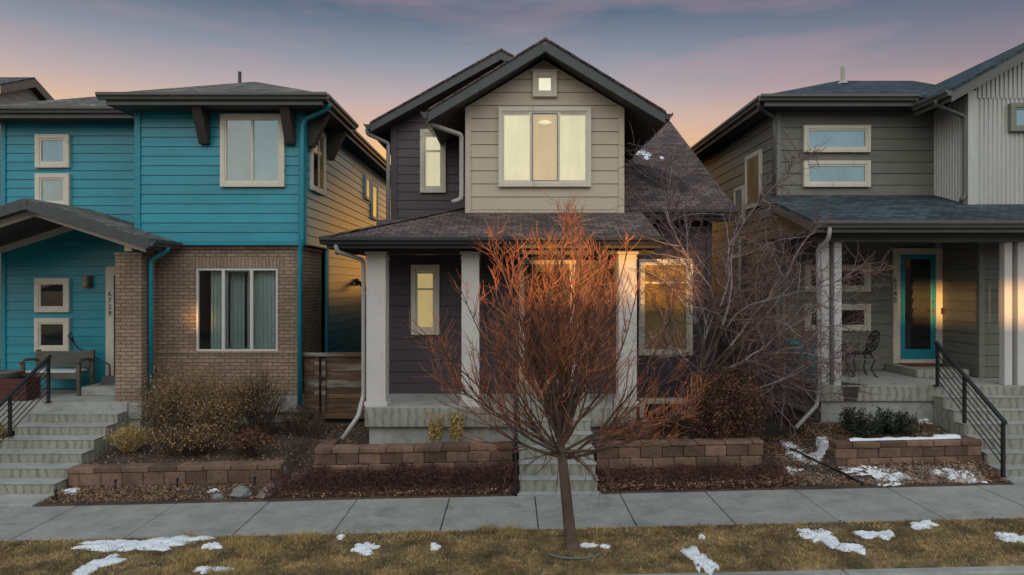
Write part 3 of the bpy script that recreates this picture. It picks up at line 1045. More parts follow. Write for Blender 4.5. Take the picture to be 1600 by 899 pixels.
# porch roof with a hip at its left
pz, ps = 3.816, 0.335
pr = MB()
PZ = lambda d: pz + ps * d
roofslab(pr, [(-2.96, 10.9, pz), (2.40, 10.9, pz), (2.40, 13.2, PZ(2.3)), (-0.66, 13.2, PZ(2.3))], 0.045)
roofslab(pr, [(-2.96, 10.9, pz), (-0.66, 13.2, PZ(2.3)), (0.44, 14.3, PZ(3.4)), (-2.96, 14.3, pz)], 0.045)
for i in range(16):   # hip cap shingles
    a, b2 = i * 0.19, i * 0.19 + 0.25
    pr.prism([(-2.96 + a - 0.11, 10.9 + a + 0.02, PZ(a) - 0.006), (-2.96 + a, 10.9 + a, PZ(a) + 0.022), (-2.96 + a + 0.02, 10.9 + a - 0.11, PZ(a) - 0.006),
              (-2.96 + b2 + 0.02, 10.9 + b2 - 0.11, PZ(b2) - 0.012), (-2.96 + b2, 10.9 + b2, PZ(b2) + 0.012), (-2.96 + b2 - 0.11, 10.9 + b2 + 0.02, PZ(b2) - 0.012)], (0, 0, 0.006))
pr.build('porch_roof', 'shingle_plum', CH)
pf = MB()
pf.box(-2.96, 2.40, 10.902, 10.94, 3.63, pz - 0.046)
pf.box(-2.96, -2.93, 10.94, 14.3, 3.63, pz - 0.046)
pf.prism([(2.37, 10.94, pz - 0.046), (2.37, 13.2, PZ(2.3) - 0.046), (2.37, 13.2, PZ(2.3) - 0.2), (2.37, 10.94, 3.63)], (0.03, 0, 0))
pf.box(-2.93, 2.37, 11.30, 11.5, 3.55, 3.66)
pf.build('fascia', 'gutter_dark', CH, bevel=0.004)
MB().box(-2.93, 2.37, 10.94, 12.6, 3.655, 3.67).build('soffit', 'soffit_dark', CH)
gm = gutter_x(MB(), -3.05, 2.42, 10.9, pz - 0.012)
gutter_y(gm, 10.9, 14.3, -2.96, pz - 0.012, -1)
gm.build('gutter', 'gutter_dark', CH)
gutter_y(MB(), 12.1, 13.7, -1.503, 6.13, -1).build('gutter', 'gutter_dark', CH)
gutter_y(MB(), 13.83, 19.0, -2.88, 6.32, -1).build('gutter', 'gutter_dark', CH)
gutter_y(MB(), 12.1, 14.2, 2.733, 6.10, 1).build('gutter', 'gutter_dark', CH)
downspout(CH, [(-1.53, 12.35, 6.05), (-1.53, 12.4, 5.98), (-0.93, 12.52, 5.80), (-0.93, 12.55, 5.7), (-0.93, 12.55, 4.62), (-1.1, 12.5, 4.56)], 'downspout_pale')
downspout(CH, [(-2.95, 13.9, 6.22), (-2.95, 13.95, 6.13), (-2.585, 14.25, 6.0), (-2.585, 14.25, 5.9), (-2.585, 14.25, 4.0)], 'downspout_pale')
downspout(CH, [(-2.80, 10.86, 3.74), (-2.80, 10.88, 3.58), (-2.475, 11.35, 3.46), (-2.475, 11.38, 3.36), (-2.475, 11.38, 1.2), (-2.50, 11.28, 1.06), (-2.50, 11.13, 0.92), (-2.72, 10.95, 0.58)], 'downspout_pale', 0.036)
# columns
for (a, b2) in ((-2.41, -2.09), (-0.835, -0.545), (1.765, 2.065)):
    c = MB()
    c.box(a, b2, 11.29, 11.29 + (b2 - a), 1.12, 3.55)
    c.box(a - 0.03, b2 + 0.03, 11.26, 11.32 + (b2 - a), 1.036, 1.118)
    c.box(a - 0.025, b2 + 0.025, 11.265, 11.315 + (b2 - a), 3.552, 3.6)
    c.box(a - 0.012, b2 + 0.012, 11.278, 11.302 + (b2 - a), 3.47, 3.50)
    c.build('column', 'pale_paint', CH, bevel=0.006)
# porch slab and foundation
MB().box(-2.42, 2.04, 11.2, 12.59, 0.71, 1.035).build('porch_slab', 'formed_concrete', CH, bevel=0.012)
MB().box(-2.40, 2.02, 11.22, 12.59, 1.0355, 1.039).build('porch_floor', 'porch_concrete', CH)
MB().box(-2.34, 1.96, 11.3, 12.58, 0.1, 0.708).box(-2.36, -2.12, 11.29, 11.31, 0.1, 0.70).build('foundation', 'porch_concrete', CH)
MB().box(0.09, 1.33, 11.72, 12.58, 1.04, 1.235).build('door_step', 'formed_concrete', CH, bevel=0.01)
MB().box(2.15, 3.84, YW + 0.01, YW + 0.05, 0.1, 0.46).build('foundation', 'porch_concrete', CH)
# entry door
dr = MB()
dx0, dx1 = 0.13, 1.16
dr.box(dx0, dx0 + 0.10, YP - 0.05, YP, 1.24, 3.42); dr.box(dx1 - 0.10, dx1, YP - 0.05, YP, 1.24, 3.42)
dr.box(dx0 - 0.02, dx1 + 0.02, YP - 0.055, YP, 3.422, 3.56)
dr.build('door_frame', 'cream_trim', CH, bevel=0.004)
boxpart('door_sill', 'pale_paint', CH, dx0, dx1, YP - 0.09, YP, 1.236, 1.30)
d_ = MB()
d_.box(dx0 + 0.10, dx1 - 0.10, YP - 0.028, YP - 0.012, 1.302, 3.42)
for (a, b2, c, e) in ((dx0 + .1, dx0 + .22, 1.302, 3.42), (dx1 - .22, dx1 - .1, 1.302, 3.42), (dx0 + .22, dx1 - .22, 1.302, 1.55), (dx0 + .22, dx1 - .22, 3.28, 3.42), (dx0 + .22, dx1 - .22, 2.22, 2.36)):
    d_.box(a, b2, YP - 0.045, YP - 0.028, c, e)
door = d_.build('door', 'door_dark', CH, bevel=0.004)
MB().box(dx0 + .22, dx1 - .22, YP - 0.034, YP - 0.0285, 2.36, 3.28).build('pane', 'glass_dark', door)
MB().tube([(dx1 - .16, YP - 0.075, 2.18), (dx1 - .16, YP - 0.075, 2.36)], 0.012, 8).box(dx1 - .18, dx1 - .14, YP - 0.075, YP - 0.045, 2.25, 2.29).build('handle', 'bronze_metal', door)
# lit windows
a, zb = wpos(643, 523, YP); b2, ztp = wpos(687, 414, YP)
win_front(CH, YP, a, b2, zb, ztp, 0.085, 'cream_trim', pmat='shade_lit_dim', transom=wpos(0, 452, YP)[1], head=0.0)
a, zb = wpos(657, 302, YU); b2, ztp = wpos(697, 203, YU)
win_front(CH, YU, a, b2, zb, ztp, 0.085, 'cream_trim', pmat='shade_lit', sash='cream_trim', transom=wpos(0, 237, YU)[1])
a, zb = wpos(779, 293, YP); b2, ztp = wpos(923, 169, YP)
bigw = win_front(CH, YP - 0.01, a, b2, zb, ztp, 0.075, 'cream_trim', panes=3, pmats=['shade_lit', 'shade_lit_warm', 'shade_lit'], sash='cream_trim', head=0.0, sw=0.03)
k0, k1 = a + 0.075 + (b2 - a - 0.15) / 3, a + 0.075 + (b2 - a - 0.15) * 2 / 3
sf = MB()
sf.box(k0 + 0.022, k0 + 0.040, YP - 0.078, YP - 0.058, zb + 0.11, ztp - 0.11); sf.box(k1 - 0.034, k1 - 0.022, YP - 0.078, YP - 0.058, zb + 0.11, ztp - 0.11)
sf.box(k0 + 0.040, k1 - 0.034, YP - 0.078, YP - 0.058, ztp - 0.128, ztp - 0.11); sf.box(k0 + 0.040, k1 - 0.034, YP - 0.078, YP - 0.058, zb + 0.11, zb + 0.122)
sf.build('screen_frame', 'grey_steel', bigw)
lx_, lz_ = wpos(851, 192, YP)
MB().lathe((lx_, YP - 0.030, lz_), [(0.02, 0.03), (0.09, 0.015), (0.13, -0.012), (0.11, -0.03), (0.03, -0.045)], 16).build('ceiling_lamp', 'lamp_glow', bigw, smooth=True)
a, zb = wpos(832, 153, YP); b2, ztp = wpos(870, 114, YP)
win_front(CH, YP - 0.01, a, b2, zb, ztp, 0.085, 'cream_trim', pmat='shade_lit_small', sash='cream_trim', head=0.03, sw=0.03)
a, zb = wpos(997, 555, YW); b2, ztp = wpos(1081, 405, YW)
win_front(CH, YW, a, b2, zb, ztp, 0.085, 'cream_trim', pmat='glass_amber_reflect', transom=wpos(0, 442, YW)[1], sash='cream_trim')  # unlit pane; its amber colour stands in for a golden reflection
# basement window
bw = win_front(CH, YW, 2.45, 3.5, 0.36, 0.86, 0.07, 'cream_trim', pmat='glass_dark')

# ------------------------------------------------------------------ LEFT HOUSE
LH = thing('house', (-7.2, 13.15, 0.3), 'bright teal two-storey house with tan brick base', 'house')
YB, YT, YL = 13.15, 13.05, 13.95
bwx0, bwx1 = (307 - 800) / 1067 * YB, (434 - 800) / 1067 * YB
bwz0, bwz1 = wpos(0, 549, YB)[1], wpos(0, 420, YB)[1]
bk = MB()
hole = (bwx0, bwx1, bwz0, bwz1)
flatwall(bk, (0, YB), (1, 0), (0, -1), rect(-7.19, -4.09, 0.92, 3.80), [hole])
flatwall(bk, (-4.09, YB), (0, 1), (1, 0), rect(0, 1.5, 0.92, 3.80))
for (p0, p1) in (((bwx0, YB), (bwx0, YB + 0.12)), ((bwx1, YB), (bwx1, YB + 0.12))):
    bk.face([(p0[0], p0[1], bwz0), (p1[0], p1[1], bwz0), (p1[0], p1[1], bwz1), (p0[0], p0[1], bwz1)])
bk.box(-7.18, -4.05, YB - 0.05, YB - 0.001, 0.92, 1.72)                      # thicker wainscot
bk.prism([(-7.18, YB - 0.05, 1.7205), (-7.18, YB - 0.062, 1.74), (-7.18, YB - 0.002, 1.775), (-7.18, YB - 0.002, 1.7205)], (3.13, 0, 0))
bk.build('wall', 'brick', LH)
MB().box(bwx0 - 0.13, bwx1 + 0.13, YB - 0.008, YB + 0.01, bwz1 + 0.004, bwz1 + 0.204).build('lintel', 'soldier_brick', LH)
MB().box(-7.19, -4.06, YB - 0.035, YB + 0.1, 3.735, 3.795).box(-4.12, -4.055, YB + 0.1, YB + 1.5, 3.735, 3.795).build('ledge', 'brick', LH)
MB().box(-7.2, -4.04, YB - 0.07, YB + 0.2, 0.60, 0.918).box(-4.25, -4.04, YB + 0.2, YB + 1.5, 0.30, 0.918).box(-7.1, -4.1, YB, YB + 0.2, 0.1, 0.6).build('foundation', 'porch_concrete', LH, bevel=0.01)
# brick-bay window with curtains in a real recess
wf = MB()
fw = 0.035
wf.box(bwx0, bwx0 + fw, YB - 0.012, YB + 0.05, bwz0, bwz1); wf.box(bwx1 - fw, bwx1, YB - 0.012, YB + 0.05, bwz0, bwz1)
wf.box(bwx0 + fw, bwx1 - fw, YB - 0.012, YB + 0.05, bwz0, bwz0 + fw); wf.box(bwx0 + fw, bwx1 - fw, YB - 0.012, YB + 0.05, bwz1 - fw, bwz1)
for px_ in (349, 393):
    c = (px_ - 800) / 1067 * YB
    wf.box(c - 0.028, c + 0.028, YB - 0.014, YB + 0.045, bwz0 + fw, bwz1 - fw)
wl_o = wf.build('window', 'white_vinyl', LH, bevel=0.004)
MB().box(bwx0 + 0.01, bwx1 - 0.01, YB + 0.028, YB + 0.034, bwz0 + 0.01, bwz1 - 0.01).build('pane', 'glass_clear', wl_o)
c0, c1 = (352 - 800) / 1067 * YB, (391 - 800) / 1067 * YB
scn = MB()
for q in (c0 + 0.03, c1 - 0.04):
    scn.box(q, q + 0.018, YB + 0.012, YB + 0.026, bwz0 + 0.05, bwz1 - 0.05)
scn.box(c0 + 0.03, c1 - 0.022, YB + 0.012, YB + 0.026, bwz0 + 0.04, bwz0 + 0.055).box(c0 + 0.03, c1 - 0.022, YB + 0.012, YB + 0.026, bwz1 - 0.06, bwz1 - 0.045)
scn.build('sash', 'grey_steel', wl_o)
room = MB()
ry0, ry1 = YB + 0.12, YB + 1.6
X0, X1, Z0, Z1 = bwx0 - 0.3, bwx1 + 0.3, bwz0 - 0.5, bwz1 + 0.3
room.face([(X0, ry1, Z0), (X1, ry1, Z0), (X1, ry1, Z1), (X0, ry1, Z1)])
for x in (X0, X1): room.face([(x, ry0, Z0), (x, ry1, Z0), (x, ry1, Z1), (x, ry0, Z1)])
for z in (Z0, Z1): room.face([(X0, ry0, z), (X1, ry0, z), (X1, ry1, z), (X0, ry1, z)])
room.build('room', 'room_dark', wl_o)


def curtain(x0, x1, z0, z1, y, waves, amp, spread, seed):
    mb = MB()
    rs = random.Random(seed)
    n, m = 60, 8
    for j in range(m + 1):
        t = j / m
        for i in range(n + 1):
            s = i / n
            x = x0 + (x1 - x0) * s * (1 - spread * 0.15 * math.sin(t * math.pi))
            yy = y + amp * (0.6 + 0.4 * t) * (math.sin(s * waves * 2 * math.pi + 0.5 * math.sin(t * 3 + seed)) + 0.35 * math.sin(s * waves * 5.1 + seed))
            mb.v.append((x, yy, z1 + (z0 - z1) * t))
    for j in range(m):
        for i in range(n):
            a = j * (n + 1) + i
            mb.f.append((a, a + 1, a + n + 2, a + n + 1))
    return mb


curtain((323 - 800) / 1067 * YB, (349 - 800) / 1067 * YB, bwz0 - .1, bwz1 + .02, YB + 0.17, 5, 0.028, 0.2, 1).build('curtain', 'curtain', wl_o, smooth=True)
curtain((393 - 800) / 1067 * YB, (432 - 800) / 1067 * YB, bwz0 - .1, bwz1 + .02, YB + 0.17, 6, 0.028, 0.0, 2).build('curtain', 'curtain', wl_o, smooth=True)
curtain((350 - 800) / 1067 * YB, (373 - 800) / 1067 * YB, bwz0 - .1, bwz1 + .02, YB + 0.30, 4, 0.028, 0.0, 3).build('curtain', 'curtain', wl_o, smooth=True)
curtain((377 - 800) / 1067 * YB, (393 - 800) / 1067 * YB, bwz0 - .1, bwz1 + .02, YB + 0.30, 3, 0.028, 0.0, 4).build('curtain', 'curtain', wl_o, smooth=True)
# upper teal box
front_siding(LH, 'teal_siding', YT, rect(-7.1, -4.07, 3.86, 6.42), 0.182, seed=11)
tc = MB()
tc.box(-7.2, -7.09, YT - 0.035, YT + 0.02, 3.80, 6.42); tc.box(-4.08, -3.96, YT - 0.035, YT + 0.02, 3.80, 6.42)
tc.box(-3.975, -3.945, YT + 0.021, YT + 0.12, 3.80, 6.42); tc.box(-7.09, -4.08, YT - 0.03, YT + 0.02, 3.80, 3.865)
tc.box(-4.0, -3.95, YB + 1.45, YB + 1.6, 0.45, 3.80)
tc.build('corner_trim', 'teal_trim', LH, bevel=0.004)
ts = MB()
siding(ts, (-3.97, YT), (0, 1), (1, 0), rect(0.12, 10.0, 3.82, 6.42), 0.182, seed=12, board=2.4)
siding(ts, (-3.97, YB + 1.6), (0, 1), (1, 0), rect(0.0, 8.3, 0.54, 3.82), 0.182, seed=13, board=2.4)
ts.build('wall', 'teal_siding', LH)
flatwall(MB(), (-7.2, YT), (0, 1), (-1, 0), rect(0, 0.9, 3.5, 6.42)).build('wall', 'teal_trim', LH)
# left wing wall (upper storey and porch wall)
front_siding(LH, 'teal_siding', YL, rect(-10.33, -7.18, 0.92, 6.42), 0.178, seed=14)
MB().box(-10.42, -10.33, YL - 0.035, YL + 0.02, 0.92, 6.42).build('corner_trim', 'teal_trim', LH)
fb = MB()
flatwall(fb, (-10.4, YL), (0, 1), (-1, 0), rect(0, 9, 0, 6.42)); flatwall(fb, (-10.4, 22.9), (1, 0), (0, 1), rect(0, 6.4, 0, 6.42))
fb.build('wall', 'teal_trim', LH)
# roofs
EZ = 6.56


def hip(mb, x0, x1, y0, y1, ez, k, back_hip=True):
    h = (x1 - x0) / 2
    xm = (x0 + x1) / 2
    z = ez + h * k
    ya = y0 + h
    yb = y1 - h if back_hip else y1
    roofslab(mb, [(x0, y0, ez), (x1, y0, ez), (xm, ya, z)])
    roofslab(mb, [(x1, y0, ez), (x1, y1, ez), (xm, yb, z), (xm, ya, z)])
    roofslab(mb, [(x0, y1, ez), (x0, y0, ez), (xm, ya, z), (xm, yb, z)])
    if back_hip:
        roofslab(mb, [(x1, y1, ez), (x0, y1, ez), (xm, yb, z)])


rf = MB()
hip(rf, -10.85, -3.66, 13.5, 23.3, EZ, 0.405)
rf.build('roof', 'shingle_grey', LH)
rf = MB()
hx0, hx1, hy0 = -7.45, -3.48, 12.52
hh_ = (hx1 - hx0) / 2; hxm = (hx0 + hx1) / 2; hz = EZ + hh_ * 0.405
roofslab(rf, [(hx0, hy0, EZ), (hx1, hy0, EZ), (hxm, hy0 + hh_, hz)])
roofslab(rf, [(hx1, hy0, EZ), (hx1, 14.95, EZ), (hxm, 17.3, hz), (hxm, hy0 + hh_, hz)])
roofslab(rf, [(hx0, 14.2, EZ), (hx0, hy0, EZ), (hxm, hy0 + hh_, hz), (hxm, 17.3, hz)])
rf.build('roof', 'shingle_grey', LH)
fa = MB()
fa.box(hx0, hx1, hy0 + 0.002, hy0 + 0.03, EZ - 0.21, EZ - 0.051)
fa.box(hx1 - 0.03, hx1, hy0 + 0.03, 14.95, EZ - 0.21, EZ - 0.051)
fa.box(hx0, hx0 + 0.03, hy0 + 0.03, 14.0, EZ - 0.21, EZ - 0.051)
fa.box(hx0, hx1 - 0.03, 14.93, 14.96, EZ - 0.21, EZ - 0.052)
fa.box(-10.85, hx0, 13.502, 13.53, EZ - 0.21, EZ - 0.051)
fa.box(-3.69, -3.66, 14.97, 23.3, EZ - 0.21, EZ - 0.051)
fa.build('fascia', 'gutter_brown', LH)
so = MB()
so.box(hx0 + 0.03, hx1 - 0.03, hy0 + 0.03, 14.93, EZ - 0.2, EZ - 0.18)
so.box(-10.8, hx0 + 0.02, 13.53, 14.1, EZ - 0.2, EZ - 0.178)
so.box(-4.0, -3.69, 14.97, 23.2, EZ - 0.2, EZ - 0.178)
so.build('soffit', 'soffit_brown', LH)
gt = gutter_x(MB(), hx0 - 0.12, hx1 + 0.12, hy0, EZ - 0.012)
gutter_y(gt, hy0, 14.95, hx1, EZ - 0.012, 1)
gutter_x(gt, -11, hx0, 13.5, EZ - 0.012)
gutter_y(gt, 14.97, 23.3, -3.66, EZ - 0.012, 1)
gt.build('gutter', 'gutter_brown', LH)
# brackets
for px_ in (322, 455):
    c = (px_ - 800) / 1067 * YT
    MB().prism([(c - 0.09, YT - 0.45, 6.375), (c - 0.09, YT - 0.02, 6.375), (c - 0.09, YT - 0.02, 5.72), (c - 0.09, YT - 0.12, 5.72)], (0.18, 0, 0)).build('bracket', 'bracket_brown', LH, bevel=0.006)
for y in (13.16, 14.55):
    MB().prism([(-3.53, y, 6.375), (-3.94, y, 6.375), (-3.94, y, 5.72), (-3.84, y, 5.72)], (0, 0.18, 0)).build('bracket', 'bracket_brown', LH, bevel=0.006)
# windows
a, zb = wpos(346, 293, YT); b2, ztp = wpos(446, 179, YT)
win_front(LH, YT, a, b2, zb, ztp, 0.085, 'cream_trim', panes=2, pmats=['glass_screen', 'glass_sky'], sash='cream_trim')
win_side(LH, -3.95, 1, 13.38, 14.36, zb, ztp - 0.1, 0.08, 'cream_trim', 2, pmats=['glass_dark', 'glass_amber_reflect'])
win_side(LH, -3.95, 1, 18.3, 18.95, 5.35, 6.0, 0.06, 'cream_trim', 1, 'glass_pale')
win_side(LH, -3.95, 1, 19.15, 19.95, 4.9, 5.95, 0.06, 'cream_trim', 1, 'glass_pale')
for (y0, y1, pm) in ((211, 263, 'glass_sky'), (272, 324, 'glass_pale')):
    a, zb = wpos(58, y1, YL); b2, ztp = wpos(111, y0, YL)
    win_front(LH, YL, a, b2, zb, ztp, 0.09, 'cream_trim', pmat=pm)
for (y0, y1) in ((435, 488), (497, 549)):
    a, zb = wpos(57, y1, YL); b2, ztp = wpos(111, y0, YL)
    win_front(LH, YL, a, b2, zb, ztp, 0.09, 'cream_trim', pmat='glass_dark')
# porch gable roof
gx_r, gz_r = -8.6, 4.585
prf = MB()
Yg0 = 12.05
for (xe, ye) in ((-11.3, YL), (-6.41, YT - 0.02)):
    ze = gz_r - 0.325 * abs(xe - gx_r)
    if xe < gx_r:
        roofslab(prf, [(gx_r, Yg0, gz_r), (gx_r, YL, gz_r), (xe, YL, ze), (xe, Yg0, ze)], 0.05)
    else:
        zc = gz_r - 0.325 * (-7.2 - gx_r)
        roofslab(prf, [(gx_r, Yg0, gz_r), (gx_r, YL, gz_r), (-7.2, YL, zc), (-7.2, ye, zc), (xe, ye, ze), (xe, Yg0, ze)], 0.05)
prf.build('porch_roof', 'shingle_grey', LH)
pfa = MB()
for xe in (-11.3, -6.41):
    ze = gz_r - 0.325 * abs(xe - gx_r)
    pfa.prism([(gx_r, Yg0 - 0.02, gz_r - 0.02), (xe, Yg0 - 0.02, ze - 0.02), (xe, Yg0 - 0.02, ze - 0.19), (gx_r, Yg0 - 0.02, gz_r - 0.21)], (0, 0.04, 0))
pfa.prism([(gx_r - 0.07, Yg0 - 0.03, gz_r - 0.03), (gx_r + 0.07, Yg0 - 0.03, gz_r - 0.03), (gx_r + 0.05, Yg0 - 0.03, gz_r - 0.22), (gx_r - 0.05, Yg0 - 0.03, gz_r - 0.22)], (0, 0.012, 0))
ze = gz_r - 0.325 * 2.19
pfa.box(-6.44, -6.41, Yg0 + 0.02, YT - 0.03, ze - 0.19, ze - 0.05)
pfa.build('fascia', 'fascia_dark', LH, bevel=0.005)
psf = MB()
for xe in (-11.3, -6.44):
    ze2 = gz_r - 0.325 * abs(xe - gx_r)
    y1_ = YL if xe < gx_r else 13.0
    psf.prism([(gx_r, Yg0 + 0.02, gz_r - 0.17), (gx_r, YL - 0.01, gz_r - 0.17), (xe, y1_, ze2 - 0.17), (xe, Yg0 + 0.02, ze2 - 0.17)], (0, 0, 0.012))
psf.build('soffit', 'soffit_brown', LH)
pbm = MB()
for (yy, dz) in ((12.28, 0.172), (YL - 0.06, 0.172)):
    for xe in (-11.2, -6.6):
        ze2 = gz_r - 0.325 * abs(xe - gx_r)
        pbm.prism([(gx_r, yy, gz_r - dz), (xe, yy, ze2 - dz), (xe, yy, ze2 - dz - 0.13), (gx_r, yy, gz_r - dz - 0.13)], (0, 0.05, 0))
pbm.box(-10.95, -10.68, 12.4, 12.7, 3.50, 3.66)
pbm.box(-7.07, -6.93, 12.45, 12.95, 3.66, 3.90)
pbm.build('beam', 'cream_trim', LH, bevel=0.005)
gutter_y(MB(), Yg0 - 0.02, YT - 0.03, -6.41, ze - 0.03, 1).build('gutter', 'fascia_dark', LH)
xd = (233 - 800) / 1067 * 12.95
downspout(LH, [(-6.36, 12.6, ze - 0.13), (-6.38, 12.61, ze - 0.2), (-6.70, 12.66, 3.50), (-6.70, 12.66, 3.38), (-6.70, 12.66, 0.98)], 'teal_trim', 0.046)
downspout(LH, [(-3.42, 12.75, EZ - 0.12), (-3.44, 12.8, EZ - 0.2), (-3.93, 12.95, EZ - 0.38), (-3.98, 12.95, EZ - 0.5), (-3.98, 12.95, 3.86), (-4.05, 13.04, 3.68), (-4.05, 13.04, 0.7)], 'teal_trim', 0.048)
# brick porch column
MB().box(-7.237, -6.76, 12.45, 12.93, 0.895, 3.57).box(-7.25, -6.745, 12.437, 12.943, 3.5705, 3.632).build('column', 'brick', LH)
MB().box(-7.26, -6.74, 12.42, 12.95, 0.60, 0.892).box(-7.22, -6.78, 12.46, 12.9, 0.3, 0.598).build('column_base', 'porch_concrete', LH, bevel=0.01)
# porch floor, door
MB().box(-10.7, -6.98, 12.38, YL - 0.02, 0.40, 0.91).build('porch_slab', 'porch_concrete', LH, bevel=0.01)
MB().box(-8.32, -7.26, 13.15, YL - 0.02, 0.912, 1.075).build('door_step', 'porch_concrete', LH, bevel=0.008)
df = MB()
df.box(-8.275, -8.11, YL - 0.05, YL - 0.005, 1.08, 3.42).box(-8.11, -7.2, YL - 0.05, YL - 0.005, 3.25, 3.42)
df.build('door_frame', 'cream_trim', LH)
boxpart('door', 'door_dark', LH, -8.105, -7.2, YL - 0.03, YL - 0.012, 1.08, 3.245)
textmesh('6\n7\n2\n9', 'house_number', 0.145, (-8.19, YL - 0.056, wpos(0, 475, YL)[1]), (R(90), 0, 0), 'black_metal', LH, 0.92)
lpx, lpz = wpos(139, 440, YL)
lm = MB()
lm.box(lpx - 0.09, lpx + 0.09, YL - 0.035, YL - 0.005, lpz - 0.13, lpz + 0.13)
lm.lathe((lpx, YL - 0.08, lpz), [(0.07, -0.12), (0.08, -0.118), (0.08, 0.118), (0.07, 0.12)], 18)
lm.build('wall_lamp', 'lamp_metal', LH, bevel=0.004)
sx = MB()
sx.box(-3.95, -3.88, 17.2, 17.32, 3.02, 3.2).tube([(-3.88, 17.26, 3.12), (-3.72, 17.1, 3.0), (-3.66, 17.05, 2.93)], 0.04, 10, 0.07)
sx.build('wall_lamp', 'black_metal', LH)
# roof vent
MB().lathe((-6.46, 16.2, 7.55), [(0.05, 0), (0.04, 0.05), (0.04, 0.55), (0.03, 0.552)], 12).build('vent_pipe', 'gutter_dark', LH)

# ------------------------------------------------------------------ RIGHT HOUSE
RH = thing('house', (8.6, 12.8, 0.4), 'olive grey house with teal door and pale corrugated metal wing', 'house')
YR, YM = 13.9, 12.87
front_siding(RH, 'olive_siding', YR, rect(5.46, 8.62, 1.31, 6.6), 0.235, seed=21)
MB().box(5.36, 5.46, YR - 0.035, YR + 0.02, 1.31, 6.6).build('corner_trim', 'olive_trim', RH, bevel=0.004)
rs_ = MB()
siding(rs_, (5.38, YR), (0, 1), (-1, 0), rect(0.02, 9.0, 0.45, 6.6), 0.235, seed=22, board=2.6)
rs_.build('wall', 'olive_siding', RH)
mbk = MB()
flatwall(mbk, (5.38, 22.9), (1, 0), (0, 1), rect(0, 6.4, 0.3, 6.6)); flatwall(mbk, (11.78, YM), (0, 1), (1, 0), rect(0, 10, 0.3, 6.6))
mbk.build('wall', 'olive_trim', RH)


def corrugated(mb, org, ud, nd, u0, u1, zfun0, zfun1, pitch=0.083, depth=0.018):
    prof = [(0.0, 0.0), (0.30, 0.0), (0.42, 1.0), (0.72, 1.0), (0.84, 0.0)]
    us = []
    u = u0
    while u < u1:
        for a, d in prof:
            if u + a * pitch <= u1:
                us.append((u + a * pitch, d * depth))
        u += pitch
    us.append((u1, 0.0))
    b = len(mb.v)
    for (uu, d) in us:
        for z in (zfun0(uu), zfun1(uu)):
            mb.v.append((org[0] + ud[0] * uu + nd[0] * d, org[1] + ud[1] * uu + nd[1] * d, z))
    for i in range(len(us) - 1):
        mb.f.append((b + 2 * i, b + 2 * i + 2, b + 2 * i + 3, b + 2 * i + 1))


mX = 8.6
rzf = lambda x: 6.68 + 0.57 * (x - 8.11) - 0.22 if x < 10.2 else 6.68 + 0.57 * (12.29 - x) - 0.22
seam = wpos(0, 152, YM)[1]
mt = MB()
corrugated(mt, (0, YM), (1, 0), (0, -1), mX + 0.1, 11.78, lambda u: 4.45, lambda u: min(seam, rzf(u)))
corrugated(mt, (0, YM - 0.008), (1, 0), (0, -1), mX + 0.1 + 0.04, 11.78, lambda u: min(seam, rzf(u)) - 0.03, rzf)
corrugated(mt, (mX, YM), (0, 1), (-1, 0), 0.05, YR - YM, lambda u: 4.45, lambda u: 6.6)
mt.build('metal_wall', 'metal_siding', RH)
MB().box(mX - 0.03, mX + 0.13, YM - 0.04, YM + 0.01, 4.48, 6.70).box(mX - 0.035, mX - 0.001, YM + 0.011, YM + 0.09, 4.48, 6.62).build('corner_trim', 'metal_siding', RH, bevel=0.004)
MB().box(mX + 0.13, 11.78, YM - 0.06, YM + 0.01, 4.42, 4.475).build('flashing', 'metal_siding', RH)
# lower wing under the porch
front_siding(RH, 'olive_siding', 12.8, rect(8.84, 11.78, 1.31, 4.2), 0.203, seed=23)
MB().box(8.74, 8.84, 12.765, 12.82, 1.31, 4.2).build('corner_trim', 'olive_trim', RH)
siding(MB(), (8.75, 12.82), (0, 1), (-1, 0), rect(0, 1.08, 1.31, 4.2), 0.203, seed=24).build('wall', 'olive_siding', RH)
# main roof: hip on the left
RZ = 6.78
rr = MB()
rx0, ry0, k = 4.97, 13.42, 0.40
hp = 1.75
# slope facing the street, slope facing the gap, back
roofslab(rr, [(rx0, ry0, RZ), (9.5, ry0, RZ), (9.5, ry0 + hp + 1.0, RZ + (hp + 1.0) * k), (rx0 + hp + 1.0, ry0 + hp + 1.0, RZ + (hp + 1.0) * k)], 0.05)
roofslab(rr, [(rx0, ry0, RZ), (rx0 + 2.75, ry0 + 2.75, RZ + 2.75 * k), (rx0 + 2.75, 21.0, RZ + 2.75 * k), (rx0, 23.2, RZ)], 0.05)
rr.build('roof', 'shingle_slate', RH)
# metal wing gable roof
wg = MB()
wxr, wzr, wy0 = 10.2, 6.68 + 0.57 * 2.09, 12.42
roofslab(wg, [(8.0, wy0 - 0.03, 6.62), (wxr, wy0 - 0.03, wzr), (wxr, 19, wzr), (8.0, 19, 6.62)], 0.05)
roofslab(wg, [(12.4, wy0 - 0.03, 6.62), (wxr, wy0 - 0.03, wzr), (wxr, 19, wzr), (12.4, 19, 6.62)], 0.05)
wg.build('roof', 'shingle_slate', RH)
wfa = MB()
for xe in (8.0, 12.4):
    wfa.prism([(xe, wy0, 6.57), (wxr, wy0, wzr - 0.05), (wxr, wy0, wzr - 0.26), (xe, wy0, 6.37)], (0, 0.04, 0))
    wfa.box(min(xe, xe + 0.03), max(xe, xe + 0.03), wy0 + 0.04, 13.6 if xe < 9 else 19, 6.40, 6.56)
wfa.box(rx0, 8.0, ry0 + 0.002, ry0 + 0.03, RZ - 0.22, RZ - 0.051)
wfa.box(rx0, rx0 + 0.03, ry0 + 0.03, 23.2, RZ - 0.22, RZ - 0.051)
